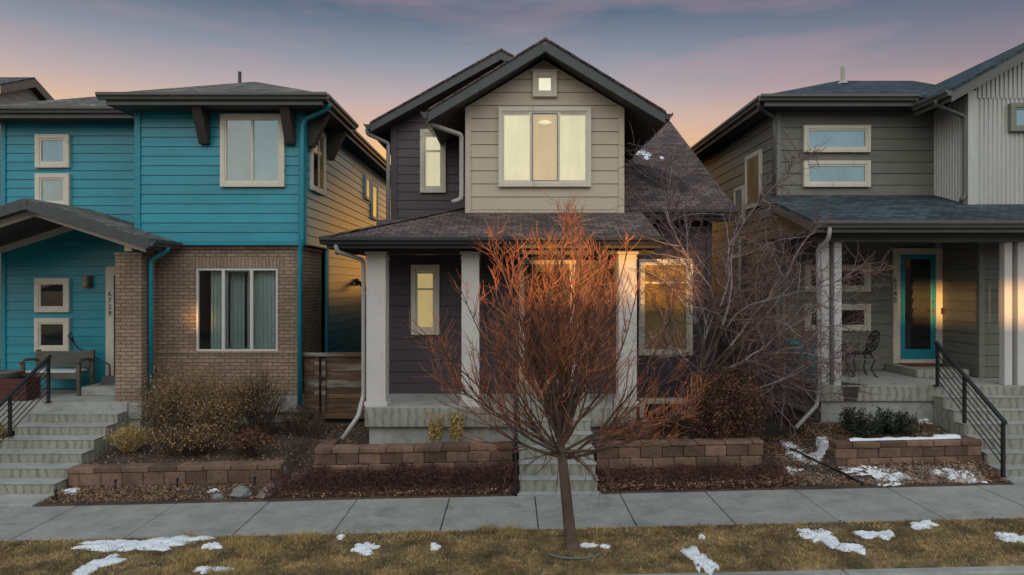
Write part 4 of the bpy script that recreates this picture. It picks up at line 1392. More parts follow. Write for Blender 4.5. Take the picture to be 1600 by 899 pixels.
wfa.build('fascia', 'gutter_olive', RH, bevel=0.004)
ws = MB()
ws.box(rx0 + 0.03, 8.6, ry0 + 0.03, YR + 0.01, RZ - 0.21, RZ - 0.19); ws.box(rx0 + 0.03, 5.39, YR + 0.01, 23, RZ - 0.21, RZ - 0.19)
ws.prism([(8.03, wy0 + 0.04, 6.42), (wxr, wy0 + 0.04, wzr - 0.2), (wxr, 13.4, wzr - 0.2), (8.03, 13.4, 6.42)], (0, 0, 0.012))
ws.build('soffit', 'soffit_dark', RH)
gr = gutter_x(MB(), rx0 - 0.12, 7.95, ry0, RZ - 0.012)
gutter_y(gr, ry0, 23.2, rx0, RZ - 0.012, -1)
gutter_y(gr, wy0 - 0.02, 13.5, 8.0, 6.60, -1)
gr.build('gutter', 'gutter_olive', RH)
downspout(RH, [(4.92, 13.55, RZ - 0.12), (4.92, 13.6, RZ - 0.2), (5.31, 13.8, RZ - 0.36), (5.31, 13.82, RZ - 0.48), (5.31, 13.82, 4.7)], 'gutter_olive', 0.045)
downspout(RH, [(7.93, 12.75, 6.5), (7.93, 12.78, 6.42), (8.52, 12.84, 6.2), (8.52, 12.84, 6.08), (8.52, 12.84, 4.72), (8.42, 12.8, 4.62)], 'gutter_olive', 0.042)
# porch roof
qz, qs, qy = 4.12, 0.30, 11.38
qr = MB()
roofslab(qr, [(5.04, qy, qz), (12.4, qy, qz), (12.4, YR, qz + qs * (YR - qy)), (5.04, YR, qz + qs * (YR - qy))], 0.05)
qr.build('porch_roof', 'shingle_slate', RH)
qf = MB()
qf.box(5.04, 12.4, qy + 0.002, qy + 0.03, qz - 0.20, qz - 0.051)
qf.box(5.3, 12.4, 11.78, 11.98, 3.79, 3.93)
qf.prism([(5.04, qy + 0.03, qz - 0.051), (5.04, YR, qz + qs * (YR - qy) - 0.051), (5.04, YR, qz + qs * (YR - qy) - 0.2), (5.04, qy + 0.03, qz - 0.2)], (0.03, 0, 0))
qf.prism([(5.3, qy + 0.4, 3.93), (5.3, YR, 3.93), (5.3, YR, qz + qs * (YR - qy) - 0.06), (5.3, qy + 0.4, qz + 0.06)], (0.03, 0, 0))
qf.build('fascia', 'gutter_olive', RH, bevel=0.004)
MB().box(5.07, 12.4, qy + 0.03, YR, qz - 0.19, qz - 0.175).build('soffit', 'soffit_dark', RH)
gutter_x(MB(), 4.98, 12.4, qy, qz - 0.012).build('gutter', 'gutter_olive', RH)
downspout(RH, [(5.27, 11.33, qz - 0.11), (5.27, 11.35, qz - 0.3), (5.19, 11.6, qz - 0.5), (5.23, 11.66, qz - 0.62), (5.23, 11.66, 1.35), (5.21, 11.66, 1.0), (4.74, 11.4, 0.66)], 'downspout_pale', 0.036)
for c in ((5.365, 5.50), (5.59, 5.72), (8.545, 8.68), (8.775, 8.91)):
    MB().box(c[0], c[1], 11.84, 11.975, 1.304, 3.79).build('column', 'pale_paint', RH, bevel=0.006)
for c in ((5.50, 5.59), (8.68, 8.775)):
    MB().box(c[0] + 0.01, c[1] - 0.01, 11.96, 12.05, 1.304, 3.79).build('column', 'olive_trim', RH)
# porch slab
MB().box(5.33, 12.4, 11.8, 13.88, 1.03, 1.30).build('porch_slab', 'formed_concrete', RH, bevel=0.012)
MB().box(5.35, 12.4, 11.82, 13.88, 1.3005, 1.304).build('porch_floor', 'porch_concrete', RH)
MB().box(5.37, 12.4, 11.85, 13.88, 0.2, 1.028).build('foundation', 'porch_concrete', RH)
MB().box(7.58, 8.56, 12.78, 13.86, 1.306, 1.455).build('door_step', 'formed_concrete', RH, bevel=0.01)
st = MB()
st.face([(5.71, 11.797, 1.29), (5.99, 11.797, 1.29), (5.98, 11.797, 1.12), (5.97, 11.797, 1.04), (5.74, 11.797, 1.04), (5.72, 11.797, 1.15)])
st.face([(5.72, 11.84, 1.3055), (6.25, 11.84, 1.3055), (6.0, 12.1, 1.3055), (5.75, 12.4, 1.3055)])
st.build('water_stain', 'stain', RH)
# windows
for (y0, y1, pm) in ((197, 239, 'glass_sky'), (252, 293, 'glass_sky')):
    a, zb = wpos(1254, y1, YR); b2, ztp = wpos(1358, y0, YR)
    win_front(RH, YR, a, b2, zb, ztp, 0.075, 'cream_trim', pmat=pm)
for (y0, y1) in ((414, 456), (475, 517)):
    a, zb = wpos(1256, y1, YR); b2, ztp = wpos(1358, y0, YR)
    win_front(RH, YR, a, b2, zb, ztp, 0.09, 'cream_trim', pmat='glass_dark')
a, zb = wpos(1574, 207, YM); b2, ztp = wpos(1640, 163, YM)
win_front(RH, YM - 0.02, a, b2, zb, ztp, 0.08, 'olive_trim', pmat='glass_sky', sash='olive_trim')
win_side(RH, 5.36, -1, 14.65, 15.6, 4.75, 5.96, 0.07, 'cream_trim', 1, 'glass_amber_reflect')
win_side(RH, 5.36, -1, 15.75, 16.4, 4.45, 5.35, 0.07, 'cream_trim', 1, 'glass_pale')
win_side(RH, 5.36, -1, 16.0, 16.9, 2.6, 4.1, 0.07, 'cream_trim', 1, 'glass_pale')
# teal door
tf = MB()
fx0, fx1 = (1394 - 800) / 1067 * YR, 8.735
fz0, fz1 = 1.456, wpos(0, 388, YR)[1]
tf.box(fx0, fx0 + 0.14, YR - 0.055, YR, fz0, fz1); tf.box(fx1 - 0.13, fx1, YR - 0.055, YR, fz0, fz1)
tf.box(fx0 + 0.14, fx1 - 0.13, YR - 0.055, YR, fz1 - 0.13, fz1); tf.box(fx0 + 0.14, fx1 - 0.13, YR - 0.07, YR, fz0, fz0 + 0.08)
tf.build('door_frame', 'cream_trim', RH, bevel=0.004)
e0, e1, g0, g1_ = fx0 + 0.142, fx1 - 0.132, fz0 + 0.082, fz1 - 0.132
td = MB()
td.box(e0, e0 + 0.10, YR - 0.045, YR - 0.015, g0, g1_); td.box(e1 - 0.10, e1, YR - 0.045, YR - 0.015, g0, g1_)
td.box(e0 + 0.10, e1 - 0.10, YR - 0.045, YR - 0.015, g0, g0 + 0.2); td.box(e0 + 0.10, e1 - 0.10, YR - 0.045, YR - 0.015, g1_ - 0.09, g1_)
tdo = td.build('door', 'teal_door', RH, bevel=0.005)
MB().box(e0 + 0.098, e1 - 0.098, YR - 0.032, YR - 0.024, g0 + 0.198, g1_ - 0.088).build('pane', 'glass_dark', tdo)
hm = MB().box(e1 - 0.075, e1 - 0.03, YR - 0.058, YR - 0.045, 2.42, 2.60)
hm.tube([(e1 - 0.052, YR - 0.06, 2.52), (e1 - 0.052, YR - 0.09, 2.52), (e1 - 0.15, YR - 0.09, 2.52)], 0.011, 8)
hm.lathe((e1 - 0.052, YR - 0.058, 2.70), [(0.02, -0.02), (0.03, -0.01), (0.03, 0.01), (0.02, 0.02)], 10)
hm.build('handle', 'grey_steel', tdo)
textmesh('6\n7\n4\n5', 'house_number', 0.145, (fx0 + 0.03, YR - 0.061, wpos(0, 454, YR)[1]), (R(90), 0, 0), 'black_metal', RH, 0.92)
boxpart('doorbell', 'black_metal', RH, 8.70, 8.73, YR - 0.075, YR - 0.056, 2.45, 2.58)
vp = wpos(1317, 124, 15.6)
MB().lathe((vp[0], 15.6, vp[1] - 0.12), [(0.14, 0.0), (0.10, 0.05), (0.05, 0.10), (0.045, 0.40), (0.035, 0.402)], 14).build('vent_pipe', 'downspout_pale', RH, smooth=False)

# ------------------------------------------------------------------ far neighbour at the left edge
FN = thing('house', (-21.4, 29.8, 0), 'distant pale gabled house peeking over the teal roof', 'house')
fx = -21.25
gv = [(fx, 28.3, 11.35), (fx, 29.95, 12.05), (fx, 31.3, 11.35)]
fr = MB()
roofslab(fr, [(fx + .3, 27.9, 11.25), (fx + .3, 29.95, 12.15), (-30, 29.95, 12.15), (-30, 27.9, 11.25)], 0.08)
roofslab(fr, [(fx + .3, 31.6, 11.35), (fx + .3, 29.95, 12.15), (-30, 29.95, 12.15), (-30, 31.6, 11.35)], 0.08)
fr.build('roof', 'shingle_slate', FN)
ff_ = MB()
ff_.prism([(fx + .3, 27.9, 11.17), (fx + .3, 29.95, 12.07), (fx + .3, 29.95, 11.72), (fx + .3, 27.9, 10.85)], (0.05, 0, 0))
ff_.prism([(fx + .3, 31.6, 11.27), (fx + .3, 29.95, 12.07), (fx + .3, 29.95, 11.72), (fx + .3, 31.6, 10.95)], (0.05, 0, 0))
ff_.build('fascia', 'gutter_olive', FN)
fw_ = MB()
siding(fw_, (fx, 28.2), (0, 1), (1, 0), [(0, -0.3), (3.1, -0.3), (3.1, 11.0), (1.75, 11.8), (0, 11.0)], 0.25)
siding(fw_, (fx, 28.2), (-1, 0), (0, -1), rect(0, 8.5, -0.3, 11.0), 0.25)
fw_.build('wall', 'far_wall', FN)

# ------------------------------------------------------------------ unseen facade added behind the camera; its openings shape the sun patches
YO = -25.0
occ = MB()
ox = lambda s: s + SUN_SLOPE * YO
oz = lambda z, y: z + SUN_TAN * (y - YO)
holes = [(ox(-2.35), ox(0.62), oz(2.80, 10), oz(3.76, 10)),  # cut so sun patches land on tree top, column and porch walls
         (ox(4.85), ox(6.45), oz(2.35, 13), oz(3.02, 13)),
         (ox(-9.2), ox(-8.8), oz(2.25, 13), oz(2.6, 13))]
AH = thing('sun_blocker', (0, YO - 4, 0), 'unseen brown facade added behind the camera with openings shaping the sunlight', 'house')
for d in (0.0, -0.5):
    flatwall(occ, (0, YO + d), (1, 0), (0, 1), rect(-34, 40, -0.8, 9.2), holes)
for (u0, u1, z0, z1) in holes:
    for x in (u0, u1):
        occ.face([(x, YO, z0), (x, YO - .5, z0), (x, YO - .5, z1), (x, YO, z1)])
    for z in (z0, z1):
        occ.face([(u0, YO, z), (u1, YO, z), (u1, YO - .5, z), (u0, YO - .5, z)])
occ.build('wall', 'sun_blocker_wall', AH)
orf = MB()
roofslab(orf, [(-34.5, YO + 0.5, 9.1), (40.5, YO + 0.5, 9.1), (40.5, YO - 2.5, 10.2), (-34.5, YO - 2.5, 10.2)], 0.15)
orf.build('roof', 'shingle_grey', AH)
for xw in range(-30, 38, 4):
    if not any(h[0] - 2.2 < xw < h[1] + 1.0 for h in holes):
        win_b = MB().box(xw, xw + 1.2, YO + 0.002, YO + 0.05, 4.6, 6.0).build('window', 'glass_dark', AH)

# ------------------------------------------------------------------ concrete steps
def steps(name, label, x0, x1, ytop, tread, riser, ztop, n, zbot, pad_y, padh):
    T = thing(name, ((x0 + x1) / 2, ytop - tread * n, zbot), label, 'steps', 'concrete porch steps')
    body, tops = MB(), MB()
    for k in range(1, n):
        z = ztop - riser * k
        yf = ytop - tread * k
        body.box(x0 + 0.004 * k, x1 - 0.004 * k, yf, ytop - 0.003, zbot - 0.2, z - 0.002) if k == n - 1 else body.box(x0 + 0.004 * k, x1 - 0.004 * k, yf, yf + tread - 0.002, zbot - 0.2, z - 0.002)
        tops.box(x0 - 0.003, x1 + 0.003, yf - 0.012, yf + tread - 0.014, z - 0.0015, z + 0.010)
    body.build('riser', 'formed_concrete', T, bevel=0.008)
    tops.build('tread', 'porch_concrete', T, bevel=0.006)
    if pad_y:
        MB().box(x0 - 0.02, x1 + 0.02, pad_y, ytop - tread * (n - 1) - 0.002, zbot - 0.3, zbot + padh).build('pad', 'porch_concrete', T, bevel=0.008)
    return T


steps('porch_steps', 'concrete steps behind the red-twigged tree trunk', 0.10, 1.27, 11.195, 0.24, 0.17, 1.035, 6, 0.015, 9.87, 0.015)
steps('porch_steps', 'concrete steps up to the brick porch column', -8.55, -6.96, 12.375, 0.33, 0.15, 0.91, 7, -0.15, 9.87, 0.015)
steps('porch_steps', 'concrete steps leading up to the teal door', 7.28, 9.3, 11.795, 0.262, 0.17, 1.304, 7, 0.16, 9.87, 0.02)


def railing(name, label, x, posts, nb, drop):
    """posts: (y, zbase, ztop); bars run parallel to the handrail."""
    T = thing(name, (x, posts[0][0], posts[0][1]), label, 'railing', 'black stair railings')
    for (y, zb_, zt_) in posts:
        MB().box(x - 0.022, x + 0.022, y - 0.022, y + 0.022, zb_, zt_ - 0.012).box(x - 0.05, x + 0.05, y - 0.05, y + 0.05, zb_, zb_ + 0.012).build('post', 'black_metal', T)
    (ya, _, za), (yb, _, zb2) = posts[0], posts[-1]
    MB().prism([(x - 0.03, ya + 0.05, za + 0.018), (x + 0.03, ya + 0.05, za + 0.018), (x + 0.03, ya + 0.05, za - 0.022), (x - 0.03, ya + 0.05, za - 0.022)], (0, yb - ya - 0.1, zb2 - za)).build('handrail', 'black_metal', T)
    for i in range(1, nb + 1):
        d = drop * i / nb
        MB().tube([(x, ya, za - d), (x, yb, zb2 - d)], 0.009, 6).build('bar', 'black_metal', T)
    return T


railing('stair_railing', 'black railing beside the steps to the teal door', 7.33, [(11.76, 1.304, 2.06), (11.06, 0.79, 1.585), (10.19, 0.17, 0.995)], 6, 0.64)
railing('stair_railing', 'black railing in front of the wooden bench', -8.42, [(12.40, 0.91, 1.75), (11.45, 0.50, 1.20), (10.42, -0.13, 0.60)], 6, 0.62)
railing('stair_railing', 'black railing seen edge-on left of the middle steps', 0.055, [(11.24, 1.035, 1.78), (10.55, 0.53, 1.28), (9.93, 0.02, 0.82)], 6, 0.64)

# ------------------------------------------------------------------ retaining walls
def block_wall(label, x0, x1, y, z0, courses, cap=True, seed=0, returns=()):
    rs = random.Random(seed)
    mb = MB()
    z = z0
    ztot = []
    for ci, h in enumerate(courses):
        last = cap and ci == len(courses) - 1
        x = x0 - (0.15 if ci % 2 else 0.0)
        L = 0.42 if last else 0.335
        while x < x1 - 0.01:
            a, b2 = max(x, x0), min(x + L * rs.uniform(0.97, 1.03), x1)
            if b2 - a > 0.04:
                j = rs.uniform(-0.010, 0.010)
                yy = y - (0.02 if last else 0) + ci * 0.008
                sl = SL * 0.5 * (a + b2)
                mb.box(a + 0.003, b2 - 0.003, yy + j, y + 0.24 + ci * 0.008, z + sl + 0.002, z + sl + h - 0.002)
            x = b2 if b2 > x else x + L
        z += h
    for (xr_, y1) in returns:
        z = z0
        for ci, h in enumerate(courses):
            yy = y + 0.25
            while yy < y1:
                sl = SL * xr_
                mb.box(xr_ - 0.12, xr_ + 0.12, yy, min(yy + 0.33, y1), z + sl + 0.002, z + sl + h - 0.002)
                yy += 0.335
            z += h
    o = mb.build('retaining_wall', 'retaining_block', None, loc=((x0 + x1) / 2, y, z0), bevel=0.014)
    return tag(o, label, 'wall', 'block retaining walls')


block_wall('low block wall in front of the leafy tan bush', -6.93, -3.60, 10.64, -0.05, (0.1, 0.2, 0.09), seed=1)
block_wall('block wall holding the bed with two dried flower stalks', -3.05, 0.02, 10.5, 0.02, (0.14, 0.17, 0.17, 0.09), seed=2, returns=((-2.95, 11.2),))
block_wall('block wall below the round rusty shrub', 1.30, 3.88, 10.5, 0.02, (0.14, 0.17, 0.17, 0.06), seed=3)
block_wall('block wall topped with a line of snow', 4.98, 7.24, 10.5, 0.02, (0.12, 0.11, 0.16, 0.09), seed=4)

# ------------------------------------------------------------------ wooden gate between the houses
GT = thing('gate', (-3.3, 13.2, 0.42), 'weathered wooden gate between the teal and plum houses', 'gate')
gp = MB()
gp.box(-3.82, -3.73, 13.19, 13.26, 0.42, 1.72); gp.box(-2.62, -2.53, 13.19, 13.26, 0.42, 1.72)
gp.build('post', 'weathered_wood', GT, bevel=0.006)
gf = MB()
gf.box(-3.68, -3.60, 13.185, 13.23, 0.46, 1.62); gf.box(-3.60, -2.66, 13.187, 13.23, 0.46, 0.56); gf.box(-2.70, -2.63, 13.185, 13.23, 0.57, 1.62)
gf.box(-4.05, -2.53, 13.16, 13.30, 1.66, 1.735)
gf.build('frame', 'weathered_wood', GT, bevel=0.006)
gb = MB()
z = 0.57
while z < 1.62:
    h = random.uniform(0.075, 0.095)
    for (a, b2) in ((-3.60, -2.70), (-4.03, -3.82)):
        t = random.uniform(-0.012, 0.012)
        gb.prism([(a, 13.235 + t, z), (b2, 13.235 - t, z + random.uniform(-0.008, 0.008)), (b2, 13.235 - t, z + h), (a, 13.235 + t, z + h + random.uniform(-0.006, 0.006))], (0, 0.02, 0))
    z += h + random.uniform(0.002, 0.010)
gb.build('slats', 'weathered_wood', GT)
MB().box(-3.70, -3.62, 13.16, 13.186, 1.22, 1.26).box(-3.72, -3.68, 13.165, 13.19, 1.15, 1.33).build('latch', 'black_metal', GT)
GB = MB().face([(-4.0, 13.6, 0.3), (-2.5, 13.6, 0.3), (-2.5, 13.6, 1.5), (-4.0, 13.6, 1.5)])

# ------------------------------------------------------------------ porch furniture
# bench
BN = thing('bench', (-8.75, 13.4, 0.91), 'grey wooden bench below the small porch windows', 'bench')
bx_a, bx_b, bf, bb_ = -9.44, -8.30, 13.10, 13.56
for x in (bx_a, bx_b - 0.06):
    MB().box(x, x + 0.06, bf, bf + 0.06, 0.91, 1.56).build('leg', 'grey_wood', BN)
    MB().prism([(x, bb_, 0.91), (x, bb_ - 0.06, 0.91), (x, bb_ - 0.02, 1.76), (x, bb_ + 0.04, 1.76)], (0.06, 0, 0)).build('leg', 'grey_wood', BN)
    MB().tube([(x + 0.03, bf - 0.02, 1.54), (x + 0.03, bf + 0.08, 1.60), (x + 0.03, bf + 0.3, 1.59), (x + 0.03, bb_ - 0.02, 1.56)], 0.028, 6).build('armrest', 'grey_wood', BN)
s_ = MB()
for i in range(6):
    s_.box(bx_a + 0.06, bx_b - 0.06, bf + 0.005 + i * 0.082, bf + 0.075 + i * 0.082, 1.32, 1.345)
s_.box(bx_a + 0.06, bx_b - 0.06, bf, bf + 0.03, 1.24, 1.319)
s_.build('seat', 'grey_wood', BN)
b_s = MB()
for i in range(4):
    z = 1.42 + i * 0.08
    b_s.box(bx_a + 0.06, bx_b - 0.06, bb_ - 0.05 + i * 0.009, bb_ - 0.03 + i * 0.009, z, z + 0.072)
b_s.build('backrest', 'grey_wood', BN)
MB().box(bx_a + 0.08, bx_b - 0.08, bf + 0.01, bb_ - 0.08, 1.347, 1.39).build('seat_cushion', 'cushion', BN, bevel=0.015)
# snow shovel leaning by the bench
SV = thing('snow_shovel', (-8.02, 13.55, 0.91), 'navy snow shovel leaning beside the grey bench', 'shovel')
tx, tz = wpos(112, 527, 13.75)
MB().tube([(-7.95, 13.50, 1.12), (-8.02, 13.6, 1.45), (tx + 0.16, 13.68, 1.78), (tx + 0.04, 13.74, tz - 0.1)], 0.017, 8).build('shaft', 'navy', SV, smooth=True)
MB().tube([(tx + 0.04, 13.74, tz - 0.1), (tx + 0.04, 13.7, tz + 0.02), (tx - 0.02, 13.74, tz + 0.09), (tx - 0.07, 13.75, tz + 0.02), (tx + 0.03, 13.745, tz - 0.09)], 0.017, 8).build('grip', 'navy', SV, smooth=True)
MB().prism([(-8.14, 13.36, 0.93), (-7.76, 13.36, 0.93), (-7.80, 13.52, 1.24), (-8.10, 13.52, 1.24)], (0, 0.015, 0.005)).build('blade', 'black_metal', SV)
# planter on a red box at the left edge
MBx = thing('planter_box', (-9.35, 12.75, 0.91), 'dark red wooden planter box behind the left railing', 'planter')
pbx = MB()
for i in range(4):
    pbx.box(-9.75, -8.93, 12.55, 12.6, 0.93 + i * 0.098, 1.023 + i * 0.098); pbx.box(-9.74, -8.94, 12.9, 12.95, 0.93 + i * 0.098, 1.023 + i * 0.098)
pbx.build('side_panel', 'maroon', MBx)
pb2 = MB()
for i in range(4):
    pb2.box(-9.76, -9.71, 12.601, 12.899, 0.93 + i * 0.098, 1.022 + i * 0.098); pb2.box(-8.97, -8.92, 12.601, 12.899, 0.93 + i * 0.098, 1.022 + i * 0.098)
pb2.build('end_panel', 'maroon', MBx)
MB().box(-9.71, -8.97, 12.6, 12.9, 1.2, 1.27).build('soil', 'soil', MBx)
bw_ = MB().lathe((-9.42, 12.75, 1.272), [(0.13, 0), (0.18, 0.02), (0.235, 0.14), (0.25, 0.17), (0.235, 0.17), (0.21, 0.12), (0.05, 0.115)], 28)
tag(bw_.build('bowl', 'grey_steel', None, loc=(-9.42, 12.75, 1.272), smooth=True), 'charcoal bowl resting on the dark red planter box', 'bowl')

# bistro chair and table on the right porch
def ringpts(c, rx, rz, n=20, a0=0, a1=2 * math.pi, tilt=0.0):
    return [(c[0] + rx * math.cos(a0 + (a1 - a0) * i / n) * 0 + tilt * rz * math.sin(a0 + (a1 - a0) * i / n), c[1] + rx * math.cos(a0 + (a1 - a0) * i / n), c[2] + rz * math.sin(a0 + (a1 - a0) * i / n)) for i in range(n + 1)]


cx, cy = (1345 - 800) / 1067 * 13.05, 13.05
fz = 1.304
BC = thing('bistro_chair', (cx, cy, fz), 'black cast iron bistro chair with pierced oval back', 'chair')
mb = MB().lathe((cx - 0.02, cy, fz + 0.42), [(0.18, 0), (0.215, 0.01), (0.215, 0.025), (0.18, 0.035)], 24)
for k in range(8):
    a = k * math.pi / 4
    mb.tube([(cx - 0.02, cy, fz + 0.44), (cx - 0.02 + 0.2 * math.cos(a), cy + 0.2 * math.sin(a), fz + 0.44)], 0.01, 5)
mb.build('seat', 'black_metal', BC)
for (sx_, sy_) in ((-1, -1), (-1, 1), (1, -1), (1, 1)):
    MB().tube([(cx - 0.02 + 0.14 * sx_, cy + 0.13 * sy_, fz + 0.43), (cx - 0.02 + 0.20 * sx_, cy + 0.17 * sy_, fz + 0.32), (cx - 0.02 + 0.15 * sx_, cy + 0.14 * sy_, fz + 0.16), (cx - 0.02 + 0.20 * sx_, cy + 0.18 * sy_, fz + 0.03), (cx - 0.02 + 0.24 * sx_, cy + 0.2 * sy_, fz + 0.004)], 0.016, 7).build('leg', 'black_metal', BC, smooth=True)
bkm = MB()
cc_ = (cx + 0.235, cy, fz + 0.66)
bkm.tube(ringpts(cc_, 0.19, 0.20, 24, tilt=0.35), 0.017, 7)
bkm.tube(ringpts(cc_, 0.10, 0.11, 18, tilt=0.35), 0.012, 6)
for k in range(10):
    a = k * math.pi / 5
    bkm.tube([(cc_[0] + 0.35 * 0.11 * math.sin(a), cc_[1] + 0.10 * math.cos(a), cc_[2] + 0.11 * math.sin(a)), (cc_[0] + 0.35 * 0.2 * math.sin(a + .2), cc_[1] + 0.19 * math.cos(a + .2), cc_[2] + 0.20 * math.sin(a + .2))], 0.012, 5)
    bkm.tube([(cc_[0], cc_[1], cc_[2]), (cc_[0] + 0.35 * 0.11 * math.sin(a), cc_[1] + 0.10 * math.cos(a), cc_[2] + 0.11 * math.sin(a))], 0.009, 5)
for s in (-1, 1):
    bkm.tube([(cx + 0.13, cy + 0.12 * s, fz + 0.44), (cx + 0.16, cy + 0.11 * s, fz + 0.5), (cx + 0.18, cy + 0.1 * s, fz + 0.5)], 0.016, 6)
bkm.build('backrest', 'black_metal', BC)
tx_ = (1320 - 800) / 1067 * 13.1
BT = thing('bistro_table', (tx_, 13.1, fz), 'small round black bistro table beside the iron chair', 'table')
MB().lathe((tx_, 13.1, fz + 0.60), [(0.27, 0), (0.285, 0.008), (0.285, 0.02), (0.27, 0.026)], 28).build('tabletop', 'black_metal', BT)
for k in range(3):
    a = k * 2.094 + 0.4
    MB().tube([(tx_ + 0.05 * math.cos(a), 13.1 + 0.05 * math.sin(a), fz + 0.6), (tx_ + 0.04 * math.cos(a), 13.1 + 0.04 * math.sin(a), fz + 0.3), (tx_ + 0.14 * math.cos(a), 13.1 + 0.14 * math.sin(a), fz + 0.1), (tx_ + 0.25 * math.cos(a), 13.1 + 0.25 * math.sin(a), fz + 0.006)], 0.016, 7).build('leg', 'black_metal', BT, smooth=True)
# teal bins on the porch edge
for (bx, by, w, h, lab) in ((5.52, 13.35, 0.19, 0.66, 'larger rounded teal storage bin behind the porch posts'), (5.66, 12.85, 0.13, 0.55, 'smaller teal storage bin just behind the left posts')):
    BI = thing('storage_bin', (bx, by, fz), lab, 'bin')
    m_ = MB().lathe((bx, by, fz), [(w * 0.82, 0.0), (w * 0.9, 0.03), (w, h * 0.6), (w * 1.03, h * 0.85), (w * 1.03, h * 0.87)], 20)
    m_.build('body', 'teal_plastic', BI, smooth=True)
    MB().lathe((bx, by, fz + h * 0.872), [(w * 1.08, 0), (w * 1.08, 0.03), (w * 0.95, 0.07), (w * 0.3, 0.1)], 20).build('lid', 'teal_plastic', BI, smooth=True)
# doormat
tag(MB().box(7.78, 8.5, 13.25, 13.75, 1.456, 1.470).build('doormat', 'doormat', None, loc=(8.1, 13.5, 1.456)), 'rust coloured doormat on the step at the teal door', 'doormat')

# ------------------------------------------------------------------ vegetation
def branch_pts(p, d, L, n, up, wob, rs):
    p = Vector(p); d = Vector(d).normalized()
    pts = [p.copy()]
    for i in range(n):
        d = (d + Vector((rs.gauss(0, wob), rs.gauss(0, wob), rs.gauss(0, wob) + up))).normalized()
        p = p + d * (L / n)
        pts.append(p.copy())
    return pts


def at_t(pts, t):
    f = t * (len(pts) - 1)
    i = min(int(f), len(pts) - 2)
    q = f - i
    return pts[i].lerp(pts[i + 1], q), (pts[i + 1] - pts[i]).normalized()


def spin(d, ang, az, rs):
    """A direction at ang from d, turned az about it."""
    a = Vector((0, 0, 1)) if abs(d.z) < 0.95 else Vector((1, 0, 0))
    s = d.cross(a).normalized(); t = s.cross(d)
    return (d * math.cos(ang) + (s * math.cos(az) + t * math.sin(az)) * math.sin(ang)).normalized()


# --- foreground tree with red twigs
rs = random.Random(11)
TR = thing('bare_tree', (0.68, 7.82, 0.02), 'young bare tree with orange-red twigs in the lawn strip', 'tree')
trunk_m, twig_m, fine_m = MB(), MB(), MB()
fork = Vector((0.555, 7.85, 1.22))
tp = [Vector((0.69, 7.82, -0.03)), Vector((0.675, 7.82, 0.1)), Vector((0.64, 7.83, 0.45)), Vector((0.60, 7.84, 0.85)), fork]
trunk_m.tube(tp, 0.078, 12, 0.054)
trunk_m.lathe((0.69, 7.82, -0.03), [(0.115, 0), (0.093, 0.06), (0.077, 0.14)], 12)
limbs = []
spec = [  # (azimuth deg in plan, lean from vertical, length, start height factor)
    (95, 4, 2.35), (200, 10, 2.45), (330, 9, 2.4), (180, 20, 2.2), (0, 19, 2.2), (250, 16, 2.1), (60, 18, 2.1), (120, 20, 2.0), (300, 22, 2.0),
    (185, 32, 1.75), (10, 33, 1.75), (225, 36, 1.6), (320, 38, 1.6), (150, 36, 1.6), (40, 36, 1.6),
    (176, 46, 1.75), (3, 45, 1.70), (190, 58, 1.75), (350, 58, 1.65), (168, 68, 1.65), (14, 70, 1.55), (205, 76, 1.6), (340, 78, 1.5), (182, 84, 1.45), (2, 86, 1.4),
    (255, 60, 1.0), (90, 60, 1.0), (275, 12, 2.2), (140, 12, 2.3), (30, 13, 2.3), (215, 24, 2.0), (335, 26, 2.0)]
for i, (az, lean, L) in enumerate(spec):
    a, l = R(az + rs.uniform(-8, 8)), R(lean + rs.uniform(-3, 3))
    d = Vector((math.sin(l) * math.cos(a), math.sin(l) * math.sin(a), math.cos(l)))
    p0 = fork + Vector((0, 0, rs.uniform(-0.10, 0.06) - (0.12 if lean > 45 else 0)))
    L *= 1.13
    pts = branch_pts(p0, d, L * (1.16 if lean > 40 else 1.0), 10, 0.045 if lean < 30 else 0.085, 0.06, rs)
    r0 = 0.031 if lean < 25 else 0.020
    (trunk_m if True else twig_m).tube(pts[:5], r0, 6, r0 * 0.55, cap=False)
    twig_m.tube(pts[4:], r0 * 0.55, 5, 0.0035, cap=False)
    limbs.append((pts, L, lean))
sec = []
for pts, L, lean in limbs:
    for j in range(int(6 + L * 4.2)):
        t = rs.uniform(0.14, 0.97)
        p, d = at_t(pts, t)
        sd = spin(d, R(rs.uniform(22, 48)), rs.uniform(0, 6.28), rs)
        l2 = L * (1.02 - t) * rs.uniform(0.35, 0.6) + 0.16
        q = branch_pts(p, sd, l2, 6, 0.16, 0.07, rs)
        twig_m.tube(q, 0.0085 * (1.15 - 0.6 * t), 4, 0.0026, cap=False)
        sec.append((q, l2))
for q, l2 in sec:
    for j in range(int(3 + l2 * 9)):
        t = rs.uniform(0.15, 0.95)
        p, d = at_t(q, t)
        sd = spin(d, R(rs.uniform(25, 60)), rs.uniform(0, 6.28), rs)
        q2 = branch_pts(p, sd, rs.uniform(0.07, 0.30), 4, 0.09, 0.09, rs)
        fine_m.tube(q2, 0.0027, 3, 0.0014, cap=False)
